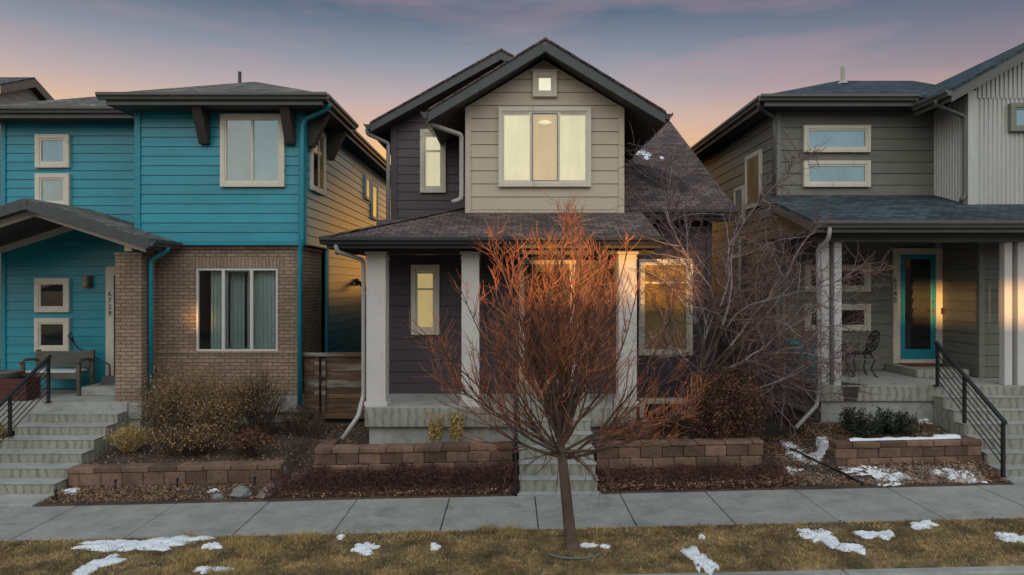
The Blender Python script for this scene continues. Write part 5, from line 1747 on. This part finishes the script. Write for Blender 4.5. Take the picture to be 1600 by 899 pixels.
# drooping suckers under the fork
for j in range(11):
    a = rs.uniform(0, 6.28)
    d = Vector((math.cos(a), math.sin(a) * 0.6, -0.1))
    q = branch_pts(fork + Vector((0, 0, -0.08)), d, rs.uniform(0.5, 1.0), 7, -0.10, 0.12, rs)
    twig_m.tube(q, 0.008, 4, 0.003, cap=False)
    for k in range(4):
        p, dd = at_t(q, rs.uniform(0.3, 0.95))
        twig_m.tube(branch_pts(p, spin(dd, R(40), rs.uniform(0, 6.28), rs), 0.22, 4, 0.05, 0.12, rs), 0.004, 3, 0.002, cap=False)
trunk_m.build('trunk', 'bark', TR, smooth=True)
twig_m.build('branches', 'brown_twig', TR)
fine_m.build('crown', 'red_twig', TR)
lp_ = np.array([at_t(q, rs.uniform(0.6, 1))[0][:] for q, l in rs.sample(sec, 60)])
scatter_mesh('leaves', 'fallen_leaf', leaf_quads(lp_, 0.022), parent=TR)

# --- grey spreading tree between the plum and olive houses
rs = random.Random(23)
T2 = thing('bare_tree', (3.2, 11.3, 0.45), 'grey bare tree spreading between plum and olive houses', 'tree')
tr2, tw2, fn2 = MB(), MB(), MB()
b0 = Vector((3.22, 11.35, 0.35)); f0 = Vector((3.15, 11.35, 1.55))
tr2.tube([b0, Vector((3.2, 11.35, 0.9)), f0], 0.085, 10, 0.06)
main = []
spec2 = [(0, 48, 3.0), (8, 58, 3.1), (-12, 68, 2.9), (12, 30, 3.6), (170, 30, 1.9), (90, 22, 3.0), (200, 55, 1.3), (340, 54, 2.9), (-4, 80, 2.9), (20, 64, 2.8), (320, 66, 2.4), (5, 12, 4.4), (20, 20, 4.2), (-20, 26, 4.2), (0, 32, 4.3), (160, 14, 3.6), (-10, 90, 2.5), (10, 38, 3.2), (-6, 72, 3.1)]
for (az, lean, L) in spec2:
    a, l = R(az + rs.uniform(-8, 8)), R(lean + rs.uniform(-4, 4))
    d = Vector((math.sin(l) * math.cos(a), math.sin(l) * math.sin(a) * 0.6, math.cos(l)))
    pts = branch_pts(f0 + Vector((0, 0, rs.uniform(-0.3, 0.15))), d, L, 12, 0.02, 0.17, rs)
    tr2.tube(pts[:4], 0.027, 6, 0.020, cap=False)
    tw2.tube(pts[3:6], 0.020, 6, 0.015, cap=False)
    tw2.tube(pts[5:], 0.015, 5, 0.004, cap=False)
    main.append((pts, L))
s2 = []
for pts, L in main:
    for j in range(int(15 + L * 5)):
        t = rs.uniform(0.2, 0.97)
        p, d = at_t(pts, t)
        sd = spin(d, R(rs.uniform(30, 70)), rs.uniform(0, 6.28), rs)
        l2 = L * (1.08 - t) * rs.uniform(0.25, 0.5) + 0.22
        q = branch_pts(p, sd, l2, 8, rs.uniform(-0.03, 0.06), 0.16, rs)
        (tw2 if j % 4 == 0 else fn2).tube(q, 0.0095 * (1.2 - 0.6 * t), 4, 0.003, cap=False)
        s2.append((q, l2))
for q, l2 in s2:
    for j in range(int(3 + l2 * 4.5)):
        p, d = at_t(q, rs.uniform(0.15, 0.97))
        sd = spin(d, R(rs.uniform(30, 75)), rs.uniform(0, 6.28), rs)
        fn2.tube(branch_pts(p, sd, rs.uniform(0.1, 0.42), 5, 0.03, 0.16, rs), 0.0048, 3, 0.0022, cap=False)
tr2.build('trunk', 'bark', T2, smooth=True)
tw2.build('branches', 'grey_twig', T2)
fn2.build('crown', 'purple_twig', T2)


def shrub(name, label, c, s, nstem, nleaf, leafsize, stem_mat, leaf_mat, seed, stem_r=0.006, fan=0.9, shell=0.5, cat='shrub', stemup=0.04, hmin=0.75, aspect=0.55):
    """Many stems fanning from the base with leaf-sized faces along them."""
    rs = random.Random(seed)
    T = thing(name, c, label, cat)
    st = MB()
    P = []
    per = max(1, nleaf // nstem)
    for i in range(nstem):
        a = rs.uniform(0, 6.28)
        k = math.sqrt(rs.uniform(0, 1)) * fan
        tip = Vector((c[0] + s[0] * k * math.cos(a), c[1] + s[1] * k * math.sin(a), c[2] + s[2] * math.sqrt(max(0.05, 1 - 0.8 * k * k)) * rs.uniform(hmin, 1.08)))
        b = Vector((c[0] + s[0] * 0.35 * k * math.cos(a), c[1] + s[1] * 0.35 * k * math.sin(a), c[2] - 0.05))
        mid = b.lerp(tip, 0.5) + Vector((rs.gauss(0, .05), rs.gauss(0, .05), 0.06 * s[2]))
        pts = [b, b.lerp(mid, 0.5) + Vector((rs.gauss(0, .02), rs.gauss(0, .02), 0)), mid, mid.lerp(tip, 0.5) + Vector((rs.gauss(0, .03), rs.gauss(0, .03), 0)), tip]
        st.tube(pts, stem_r, 4, stem_r * 0.35, cap=False)
        for j in range(per):
            p, d = at_t(pts, 1 - shell * rs.random() ** 1.2 * 1.0)
            P.append((p.x + rs.gauss(0, 0.055), p.y + rs.gauss(0, 0.055), p.z + rs.gauss(0, 0.045)))
        for j in range(3):
            p, d = at_t(pts, rs.uniform(0.35, 0.9))
            st.tube(branch_pts(p, spin(d, R(rs.uniform(20, 60)), rs.uniform(0, 6.28), rs), rs.uniform(0.1, 0.3) * s[2], 3, stemup, 0.1, rs), stem_r * 0.55, 3, stem_r * 0.3, cap=False)
    st.build('stems', stem_mat, T)
    if nleaf:
        scatter_mesh('foliage', leaf_mat, leaf_quads(np.array(P), leafsize, aspect=aspect), parent=T)
    return T


# bushes of the left bed
shrub('shrub', 'tall airy bush with tan leaves before the brick wall', (-6.0, 12.1, 0.42), (0.66, 0.6, 1.32), 210, 5000, 0.016, 'tan_twig', 'olive_leaf', 31, hmin=0.38, stem_r=0.005, shell=0.62)
shrub('shrub', 'wide tan-leaved bush below the three-pane window', (-5.15, 12.0, 0.44), (0.74, 0.6, 1.24), 230, 5600, 0.016, 'tan_twig', 'olive_leaf', 32, hmin=0.38, stem_r=0.005, shell=0.62)
shrub('shrub', 'thin sprawling bush beside the teal corner downspout', (-4.45, 12.1, 0.45), (0.55, 0.5, 1.12), 140, 1600, 0.015, 'dark_twig', 'olive_leaf', 33)
shrub('shrub', 'low dark twiggy bush in front of the tan bushes', (-5.4, 11.3, 0.30), (0.95, 0.42, 0.46), 170, 1700, 0.016, 'dark_twig', 'olive_leaf', 34)
shrub('shrub', 'small reddish-leaved plant at the low wall end', (-4.3, 11.15, 0.34), (0.42, 0.3, 0.34), 60, 900, 0.024, 'dark_twig', 'rust_leaf', 35)
shrub('shrub', 'dark leafless bush between gate and low wall', (-3.75, 12.2, 0.42), (0.45, 0.4, 0.50), 90, 300, 0.02, 'dark_twig', 'rust_leaf', 36)
shrub('ornamental_grass', 'yellow grass tuft beside the brick column steps', (-6.45, 11.5, 0.30), (0.34, 0.3, 0.40), 130, 900, 0.03, 'straw', 'straw', 37, stem_r=0.004, cat='grass', aspect=0.16)
shrub('ornamental_grass', 'straw coloured grass clump left of the black railing', (-8.95, 11.6, 0.25), (0.34, 0.4, 0.5), 150, 900, 0.035, 'straw', 'straw', 38, stem_r=0.004, cat='grass', aspect=0.16)
shrub('shrub', 'rusty brown rounded shrub under the grey tree', (3.42, 11.0, 0.42), (0.80, 0.55, 1.28), 280, 14000, 0.022, 'dark_twig', 'rust_leaf', 41, shell=0.8)
shrub('shrub', 'brown twiggy bush beside the middle steps', (1.85, 10.95, 0.44), (0.50, 0.35, 0.50), 150, 500, 0.02, 'dark_twig', 'rust_leaf', 42)
shrub('shrub', 'sparse dark bush under the amber window', (2.6, 11.6, 0.44), (0.45, 0.45, 0.6), 100, 400, 0.02, 'dark_twig', 'red_leaf', 43)


def evergreen(label, c, s, seed):
    rs = random.Random(seed)
    T = thing('evergreen_shrub', c, label, 'shrub', None)
    st = MB(); P = []
    for i in range(34):
        a = rs.uniform(0, 6.28); k = rs.uniform(0.1, 1.0)
        d = Vector((math.cos(a) * k, math.sin(a) * k, rs.uniform(0.5, 1.1)))
        pts = branch_pts((c[0], c[1], c[2] - 0.02), Vector((d.x * s, d.y * s, d.z * s)), s * rs.uniform(0.75, 1.25), 6, 0.03, 0.1, rs)
        st.tube(pts, 0.007, 4, 0.003, cap=False)
        for j in range(70):
            p, dd = at_t(pts, rs.uniform(0.3, 1.0))
            P.append((p.x + rs.gauss(0, 0.032), p.y + rs.gauss(0, 0.032), p.z + rs.gauss(0, 0.028)))
    st.build('stems', 'dark_twig', T)
    scatter_mesh('foliage', 'evergreen_leaf', leaf_quads(np.array(P), 0.028, aspect=0.3), parent=T)


evergreen('dark evergreen shrub nearer the stained porch corner', (5.72, 11.2, 0.52), 0.50, 1)
evergreen('dark evergreen shrub with snow on its right', (6.25, 11.25, 0.54), 0.46, 2)


def stalks(label, x, seed):
    rs = random.Random(seed)
    T = thing('dried_stalks', (x, 10.95, 0.44), label, 'plant', None)
    st = MB(); P = []
    for i in range(22):
        a = rs.uniform(0, 6.28)
        q = branch_pts((x + 0.05 * math.cos(a), 10.95 + 0.05 * math.sin(a), 0.42), (0.14 * math.cos(a), 0.14 * math.sin(a), 1), rs.uniform(0.40, 0.62), 5, 0.1, 0.03, rs)
        st.tube(q, 0.005, 4, 0.003, cap=False)
        for j in range(26):
            p, d = at_t(q, rs.uniform(0.3, 1.0))
            P.append((p.x + rs.gauss(0, 0.016), p.y + rs.gauss(0, 0.016), p.z + rs.gauss(0, 0.015)))
    st.build('stems', 'straw', T)
    scatter_mesh('foliage', 'straw', leaf_quads(np.array(P), 0.024), parent=T)  # seed heads scattered along the dried stems


stalks('left one of two straw flower stalks under the porch', (681 - 800) / 1067 * 10.95, 5)
stalks('right one of two straw flower stalks under the porch', (712 - 800) / 1067 * 10.95, 6)

# --- ground cover in front of the block walls, leaf litter, gravel, lawn grass
def region_pts(n, x0, x1, y0, y1, f=lambda x, y: True, z=lambda x, y: 0.0):
    out = []
    while len(out) < n:
        x, y = random.uniform(x0, x1), random.uniform(y0, y1)
        if f(x, y):
            out.append((x, y, gh(x, y) + z(x, y)))
    return np.array(out)


def mound(x, y):
    return max(0.02, 0.27 + 0.12 * mnoise.noise(Vector((x * 2.6, y * 3, 1)))) * (sm(9.86, 10.2, y)) * random.random() ** 0.6


gcp = np.concatenate([region_pts(12000, -3.6, 0.03, 9.9, 10.5, z=lambda x, y: mound(x, y)), region_pts(8000, 1.32, 4.1, 9.9, 10.48, z=lambda x, y: 0.7 * mound(x, y))])
tag(scatter_mesh('ground_cover', 'red_leaf', leaf_quads(gcp, 0.017, aspect=0.45)), 'dark red matted ground cover in front of block walls', kind='stuff')
tw3 = MB()
rs = random.Random(5)
for i in range(1500):
    x, y, z = gcp[rs.randrange(len(gcp))]
    a = rs.uniform(0, 6.28)
    tw3.tube([(x, y, gh(x, y)), (x + 0.04 * math.cos(a), y + 0.04 * math.sin(a), z), (x + 0.09 * math.cos(a), y + 0.07 * math.sin(a), z + 0.06)], 0.003, 3, 0.0015, cap=False)
tag(tw3.build('ground_cover_twigs', 'dark_twig', None, loc=(0, 0, 0)), 'fine dark twigs of the ground cover', kind='stuff')


def not_steps(x, y):
    return not (0.06 < x < 1.30) and not (-8.6 < x < -6.94) and not (7.26 < x < 9.4)


lit_p = np.concatenate([
    region_pts(5200, -6.9, -3.5, 9.93, 10.6, z=lambda x, y: random.random() * 0.02),
    region_pts(5000, -6.9, -2.6, 10.75, 13.0, z=lambda x, y: random.random() * 0.03),
    region_pts(2200, -3.4, 0.05, 9.9, 10.15, z=lambda x, y: random.random() * 0.06),
    region_pts(3000, -2.9, 0.0, 10.8, 11.25, z=lambda x, y: random.random() * 0.02),
    region_pts(4200, 1.32, 4.4, 9.9, 10.4, z=lambda x, y: random.random() * 0.09),
    region_pts(2500, 1.4, 4.9, 10.75, 11.8, z=lambda x, y: random.random() * 0.03),
    region_pts(11000, 4.2, 7.25, 9.9, 11.8, z=lambda x, y: random.random() * 0.025),
    region_pts(260, -7, 7.5, 9.88, 10.0, not_steps, z=lambda x, y: 0.02)])
tag(scatter_mesh('leaf_litter', 'fallen_leaf', leaf_quads(lit_p, 0.019, up_bias=0.55)), 'fallen brown leaves and bark chips over the beds', kind='stuff')


def stones(pts, s):
    n = len(pts)
    oct_ = np.array([(1, 0, 0), (0, 1, 0), (-1, 0, 0), (0, -1, 0), (0, 0, .8), (0, 0, -.8)])
    fi = np.array([(0, 1, 4), (1, 2, 4), (2, 3, 4), (3, 0, 4)])
    sc_ = s * (0.5 + rng.uniform(size=(n, 1, 3)))
    a = rng.uniform(0, 6.28, n)
    V = oct_[None] * sc_
    x = V[..., 0] * np.cos(a)[:, None] - V[..., 1] * np.sin(a)[:, None]
    y = V[..., 0] * np.sin(a)[:, None] + V[..., 1] * np.cos(a)[:, None]
    V = np.stack([x, y, V[..., 2]], -1) + pts[:, None, :] + rng.normal(size=(n, 6, 3)) * s * 0.12
    return V[:, fi].reshape(-1, 3, 3)


gvp = np.concatenate([region_pts(2600, -3.75, -3.25, 9.95, 10.9, lambda x, y: abs(x + 3.9 - (y - 9.95) * 0.35) < 0.32, z=lambda x, y: 0.005),
                      region_pts(1500, 5.0, 7.0, 9.95, 10.4, z=lambda x, y: 0.005), region_pts(900, 4.3, 4.95, 10.0, 11.3, z=lambda x, y: 0.005)])
gvo = MB()
tris = stones(gvp, 0.016)
tag(scatter_mesh('gravel', 'gravel_stone', tris), 'pale pinkish gravel between the beds', kind='stuff')

gn = 95000
gxp = rng.uniform(-8.2, 8.2, gn); gyp = rng.uniform(7.15, 8.5, gn)
dens = np.array([mnoise.noise(Vector((x * 1.1, y * 1.6, 2.0))) + 0.6 * mnoise.noise(Vector((x * 4, y * 4, 7.0))) for x, y in zip(gxp, gyp)])
keep = rng.uniform(-0.9, 0.55, gn) < dens + 0.25
gp_ = np.stack([gxp, gyp, [lawn_h(x, y) for x, y in zip(gxp, gyp)]], 1)[keep]
tag(scatter_mesh('grass', 'dry_grass', blade_tris(gp_, 0.034, 0.0042, 1.1)), 'dormant tan grass of the lawn strip', kind='stuff')
gg = MB()
cl = []
for (x, y, r_, n_) in ((-3.3, 8.2, 0.16, 700), (-2.9, 7.95, 0.22, 1000), (-2.55, 8.28, 0.18, 700), (-3.6, 7.75, 0.18, 700), (-1.15, 8.25, 0.16, 500), (0.0, 8.32, 0.14, 500), (-0.3, 8.43, 0.1, 250), (-3.05, 7.45, 0.22, 900), (-4.0, 8.45, 0.07, 120)):
    a = rng.uniform(0, 6.28, n_); q = np.sqrt(rng.uniform(size=n_)) * r_
    cl.append(np.stack([x + q * np.cos(a) * 1.3, y + q * np.sin(a), np.array([lawn_h(x, y)] * n_)], 1))
tag(scatter_mesh('grass_tufts', 'straw', blade_tris(np.concatenate(cl), 0.075, 0.0040, 0.8)), 'longer straw coloured tufts in the lawn strip', kind='stuff')
lv = rng.uniform(size=(1300, 2)) * np.array([15.5, 1.3]) + np.array([-7.8, 7.17])
lv = np.array([(x, y, lawn_h(x, y) + 0.03) for x, y in lv])
tag(scatter_mesh('scattered_leaves', 'fallen_leaf', leaf_quads(lv, 0.014, up_bias=0.5)), 'scattered dead leaves lying on the lawn', kind='stuff')

# ------------------------------------------------------------------ snow patches
def snow(px, py, wpx, hpx, label, hf, seed, Y=None, rot=0.0, thick=0.02, lobes=0.4):
    """A thin melting mound of snow; size given in photo pixels, turned into metres on the ground."""
    Yc = 7.15
    while Yc < 15 and CAMZ - (py - 445) / 1067 * Yc > hf((px - 800) / 1067 * Yc, Yc):
        Yc += 0.01
    x = (px - 800) / 1067 * Yc
    a = wpx / 2 / 1067 * Yc
    b = hpx / 2 / (py - 445) * Yc * (0.62 if hf is gh else 0.9)
    rs = random.Random(seed)
    mb = MB()
    nr, na = 10, 96
    ph = [rs.uniform(0, 6.28) for _ in range(6)]
    am = [rs.uniform(0.3, 1) * lobes / (k + 1) ** 0.7 for k in range(6)]
    for j in range(nr + 1):
        t = j / nr
        for i in range(na):
            th = 2 * math.pi * i / na
            k = 1 + sum(am[q] * math.sin((q + 2) * th + ph[q]) for q in range(6)) * (0.3 + 0.7 * t)
            k = max(0.25, k)
            k += 0.30 * t * mnoise.noise(Vector((math.cos(th) * 3, math.sin(th) * 3, seed * 3.7))) + 0.22 * t * mnoise.noise(Vector((math.cos(th) * 9, math.sin(th) * 9, seed * 1.7)))
            xx, yy = t * k * a * math.cos(th), t * k * b * math.sin(th)
            xx, yy = xx * math.cos(rot) - yy * math.sin(rot), xx * math.sin(rot) + yy * math.cos(rot)
            X, Yy = x + xx, Yc + yy
            hgt = thick * (1 - t ** 2.5) + 0.026 * mnoise.noise(Vector((X * 7, Yy * 9, seed))) + 0.016 * mnoise.noise(Vector((X * 24, Yy * 28, seed))) - 0.009 if j < nr else -0.03
            mb.v.append((X, Yy, hf(X, Yy) + max(-0.02, hgt) + (0.008 if j < nr else 0)))
    for j in range(nr):
        for i in range(na):
            p, q = j * na + i, j * na + (i + 1) % na
            mb.f.append((p, q, q + na, p + na))
    o = mb.build('snow_patch', 'snow', None, loc=(x, Yc, hf(x, Yc)), smooth=True)
    return tag(o, label, 'snow', 'melting snow patches')


lh_ = lambda x, y: lawn_h(x, y) + 0.012
SN = [(225, 850, 165, 26, 'largest snow patch, long and wide across the lawn', lh_, 0.0), (150, 884, 44, 34, 'snow tongue below the largest lawn patch near the corner', lh_, 0.0),
      (333, 853, 26, 11, 'small snow dab just right of the largest lawn patch', lh_, 0.0), (330, 890, 46, 12, 'thin snow sliver near the straw tufts at the bottom edge', lh_, 0.0),
      (570, 857, 40, 18, 'snow patch on the lawn below the left block wall end', lh_, -0.3), (533, 839, 14, 7, 'tiny snow dab at the sidewalk edge left of centre', lh_, 0),
      (680, 855, 15, 11, 'small round snow dab alone left of the tree', lh_, 0), (918, 853, 24, 7, 'snow sliver right at the tree trunk base', lh_, 0),
      (945, 854, 14, 6, 'tiny snow dab a little right of the tree base', lh_, 0), (1092, 873, 38, 40, 'tall conical snow patch close to the kerb', lh_, 0),
      (1096, 840, 8, 5, 'speck of snow behind the conical patch', lh_, 0), (1280, 838, 60, 24, 'upper snow streak slanting on the right lawn', lh_, -0.45),
      (1330, 857, 42, 16, 'lower snow streak slanting on the right lawn', lh_, -0.4), (1368, 836, 50, 15, 'slanting snow streak right of the double streak', lh_, -0.4),
      (1442, 821, 36, 12, 'snow streak touching the sidewalk edge at right', lh_, -0.3), (1585, 840, 46, 18, 'snow patch at the right end of the lawn', lh_, 0.0),
      (1362, 740, 110, 17, 'wide snow patch in the leaves below the right block wall', gh, 0.0), (1390, 757, 36, 8, 'flat snow dab where leaves meet the right sidewalk', gh, 0),
      (1500, 747, 74, 16, 'snow patch in the leaves beside the right steps', gh, -0.3), (1242, 705, 36, 30, 'melting snow left of the dark edging board', gh, 0.2),
      (1283, 704, 46, 22, 'melting snow right of the dark edging board', gh, 0.0), (1240, 737, 26, 16, 'small snow patch near the rusty shrub', gh, 0),
      (1395, 655, 34, 10, 'snow dab right of the evergreen shrubs', gh, 0), (1440, 657, 34, 8, 'thin snow dab near the right foundation', gh, -0.3),
      (1465, 682, 9, 12, 'speck of snow above the right block wall', gh, 0), (158, 702, 40, 16, 'snow patch beside the left concrete steps', gh, 0.5),
      (110, 768, 36, 13, 'snow patch by the pad of the left steps', gh, 0), (332, 768, 16, 8, 'snow dab beside the grey rock', gh, 0)]
for i, (px_, py_, w_, h_, lab, hf, ro) in enumerate(SN):
    snow(px_, py_, w_, h_, lab, hf, i + 1, rot=ro)
# the snow line on the right block wall
sl = MB()
n_ = 40
for i in range(n_ + 1):
    x = 5.25 + 1.72 * i / n_
    w = 0.03 + 0.06 * abs(mnoise.noise(Vector((x * 4, 0, 0)))) + (0.07 if x > 6.6 else 0)
    z = 0.503 + SL * x
    sl.v += [(x, 10.60, z), (x, 10.615, z + 0.012 + 0.3 * w), (x, 10.62 + w, z + 0.014 + 0.3 * w), (x, 10.66 + w, z)]
for i in range(n_):
    for k in range(3):
        a = i * 4 + k
        sl.f.append((a, a + 4, a + 5, a + 1))
tag(sl.build('snow_patch', 'snow', None, loc=(6.1, 10.6, 0.6), smooth=True), 'narrow line of snow lying along the right block wall', 'snow', 'melting snow patches')
# snow left on the plum roof
slope_r = (rZ - eZ) / (rY - eY)
roof_h = lambda x, y: eZ + slope_r * (y - eY) + 0.002
for (px_, py_, w_, h_, ro, lab) in ((1001, 239, 34, 11, -0.5, 'longest scrap of snow on the plum roof under the beige eave'),
                                    (1010, 247, 10, 6, 0, 'small scrap of snow just below the long one on the plum roof'),
                                    (1034, 247, 6, 5, 0, 'speck of snow alone to the right on the plum roof')):
    Yc = 12.8
    while CAMZ - (py_ - 445) / 1067 * Yc > roof_h(0, Yc):
        Yc += 0.01
    x = (px_ - 800) / 1067 * Yc
    a, b2 = w_ / 2 / 1067 * Yc, h_ / 2 / 1067 * Yc / 0.40
    mb = MB()
    for j in range(7):
        t = j / 6
        for i in range(40):
            th = 2 * math.pi * i / 40
            k = t * (1 + 0.5 * mnoise.noise(Vector((math.cos(th) * 2.5, math.sin(th) * 2.5, px_))))
            xx, yy = k * a * math.cos(th), k * b2 * math.sin(th)
            X, Y_ = x + xx, Yc + yy + ro * xx
            mb.v.append((X, Y_, roof_h(X, Y_) + (0.03 * (1 - t * t) if j < 6 else -0.01)))
    for j in range(6):
        for i in range(40):
            p, q = j * 40 + i, j * 40 + (i + 1) % 40
            mb.f.append((p, q, q + 40, p + 40))
    tag(mb.build('snow_patch', 'snow', None, loc=(x, Yc, roof_h(x, Yc)), smooth=True), lab, 'snow', 'melting snow patches')

# wooden fences added behind the houses to block the bright low horizon
def fence(label, x0, x1, y, z0, z1):
    F = thing('fence', ((x0 + x1) / 2, y, z0), label, 'fence', 'added fences behind the houses')
    mb = MB()
    x = x0
    while x < x1 - 0.02:
        mb.box(x, min(x + 0.14, x1), y + random.uniform(-.004, .004), y + 0.02, z0, z1 + random.uniform(-.01, .01))
        x += 0.146
    mb.build('boards', 'grey_wood', F)
    MB().box(x0, x1, y + 0.026, y + 0.06, z1 - 0.25, z1 - 0.15).box(x0, x1, y + 0.026, y + 0.06, z0 + 0.3, z0 + 0.4).build('rail', 'grey_wood', F)


fence('added grey wooden fence in the gap left of the olive house', 3.86, 5.36, 16.5, 0.3, 2.35)
fence('long grey wooden fence added behind the teal house gap to block low glow', -12, 3.0, 26.0, 0.2, 3.0)
fence('long grey wooden fence added behind the olive house to block low glow', 3.2, 16, 26.0, 0.2, 3.0)

# ------------------------------------------------------------------ small things
rk_ = MB().blob((-3.98, 10.02, -0.02), (0.16, 0.11, 0.10), 0.35, 4, 3)
tag(rk_.build('rock', 'rock', None, loc=(-3.98, 10.02, -0.06), smooth=False), 'grey rock at the end of the low block wall', 'rock')
rk2 = MB().blob((-4.3, 9.98, -0.06), (0.09, 0.06, 0.05), 0.35, 8, 3)
tag(rk2.build('rock', 'rock', None, loc=(-4.3, 9.98, -0.08)), 'small grey stone left of the larger rock', 'rock')
rk3 = MB().blob((6.55, 9.98, 0.17), (0.10, 0.07, 0.05), 0.3, 9, 3)
tag(rk3.build('rock', 'gravel_stone', None, loc=(6.55, 9.98, 0.14)), 'tan stone in the leaves near the right steps', 'rock')
gsx, gsy = (448 - 800) / 1067 * 10.6, 10.6
IR = thing('irrigation_fitting', (gsx, gsy, 0.0), 'small green round irrigation fitting at the low wall end', 'garden light')
MB().lathe((gsx, gsy, 0.10), [(0.02, -0.05), (0.055, -0.03), (0.07, 0.02), (0.06, 0.06), (0.02, 0.085)], 14).build('lamp_head', 'green_plastic', IR, smooth=True)  # round head of the green irrigation fitting
MB().tube([(gsx, gsy, -0.05), (gsx, gsy, 0.07)], 0.014, 6).build('stake', 'green_plastic', IR)
for k, (px_, lab) in enumerate(((87, 'black path light stake beside the left steps pad'), (180, 'black path light stake below the low wall, left of middle'), (277, 'black path light stake below the middle of the low wall'), (398, 'black path light stake below the low wall right end'))):
    yy = 10.05 if k == 0 else 10.42
    x = (px_ - 800) / 1067 * yy
    zz = gh(x, yy)
    PL = thing('path_light', (x, yy, zz), lab, 'garden light', 'path light stakes')
    MB().tube([(x, yy, zz - 0.03), (x, yy, zz + 0.12)], 0.012, 6).build('stake', 'black_metal', PL)
    MB().lathe((x, yy, zz + 0.12), [(0.02, 0), (0.024, 0.005), (0.024, 0.035), (0.015, 0.05)], 10).build('lamp_head', 'black_metal', PL)
# dark edging board running to the sidewalk on the right
eb = MB()
pe = [(4.62, 11.3), (4.80, 10.75), (4.95, 10.3), (5.10, 9.9)]
for (p, q) in zip(pe[:-1], pe[1:]):
    za, zb_ = gh(*p), gh(*q)
    eb.prism([(p[0] - .02, p[1], za - 0.08), (p[0] + .02, p[1], za - 0.08), (p[0] + .02, p[1], za + 0.035), (p[0] - .02, p[1], za + 0.035)], (q[0] - p[0], q[1] - p[1], zb_ - za))
tag(eb.build('garden_edging', 'black_metal', None, loc=(4.85, 10.6, 0.2)), 'dark edging board running through snow to the sidewalk', 'edging')
# plastic ring half buried round the tree
pts = [(0.70 + 0.30 * math.cos(a), 7.68 + 0.20 * math.sin(a), 0.05) for a in np.linspace(R(195), R(345), 20)]
tag(MB().tube(pts, 0.013, 8).build('tree_ring', 'hose_plastic', None, loc=(0.7, 7.6, 0.02), smooth=True), 'blue-grey plastic arc in the grass before the tree', 'edging')
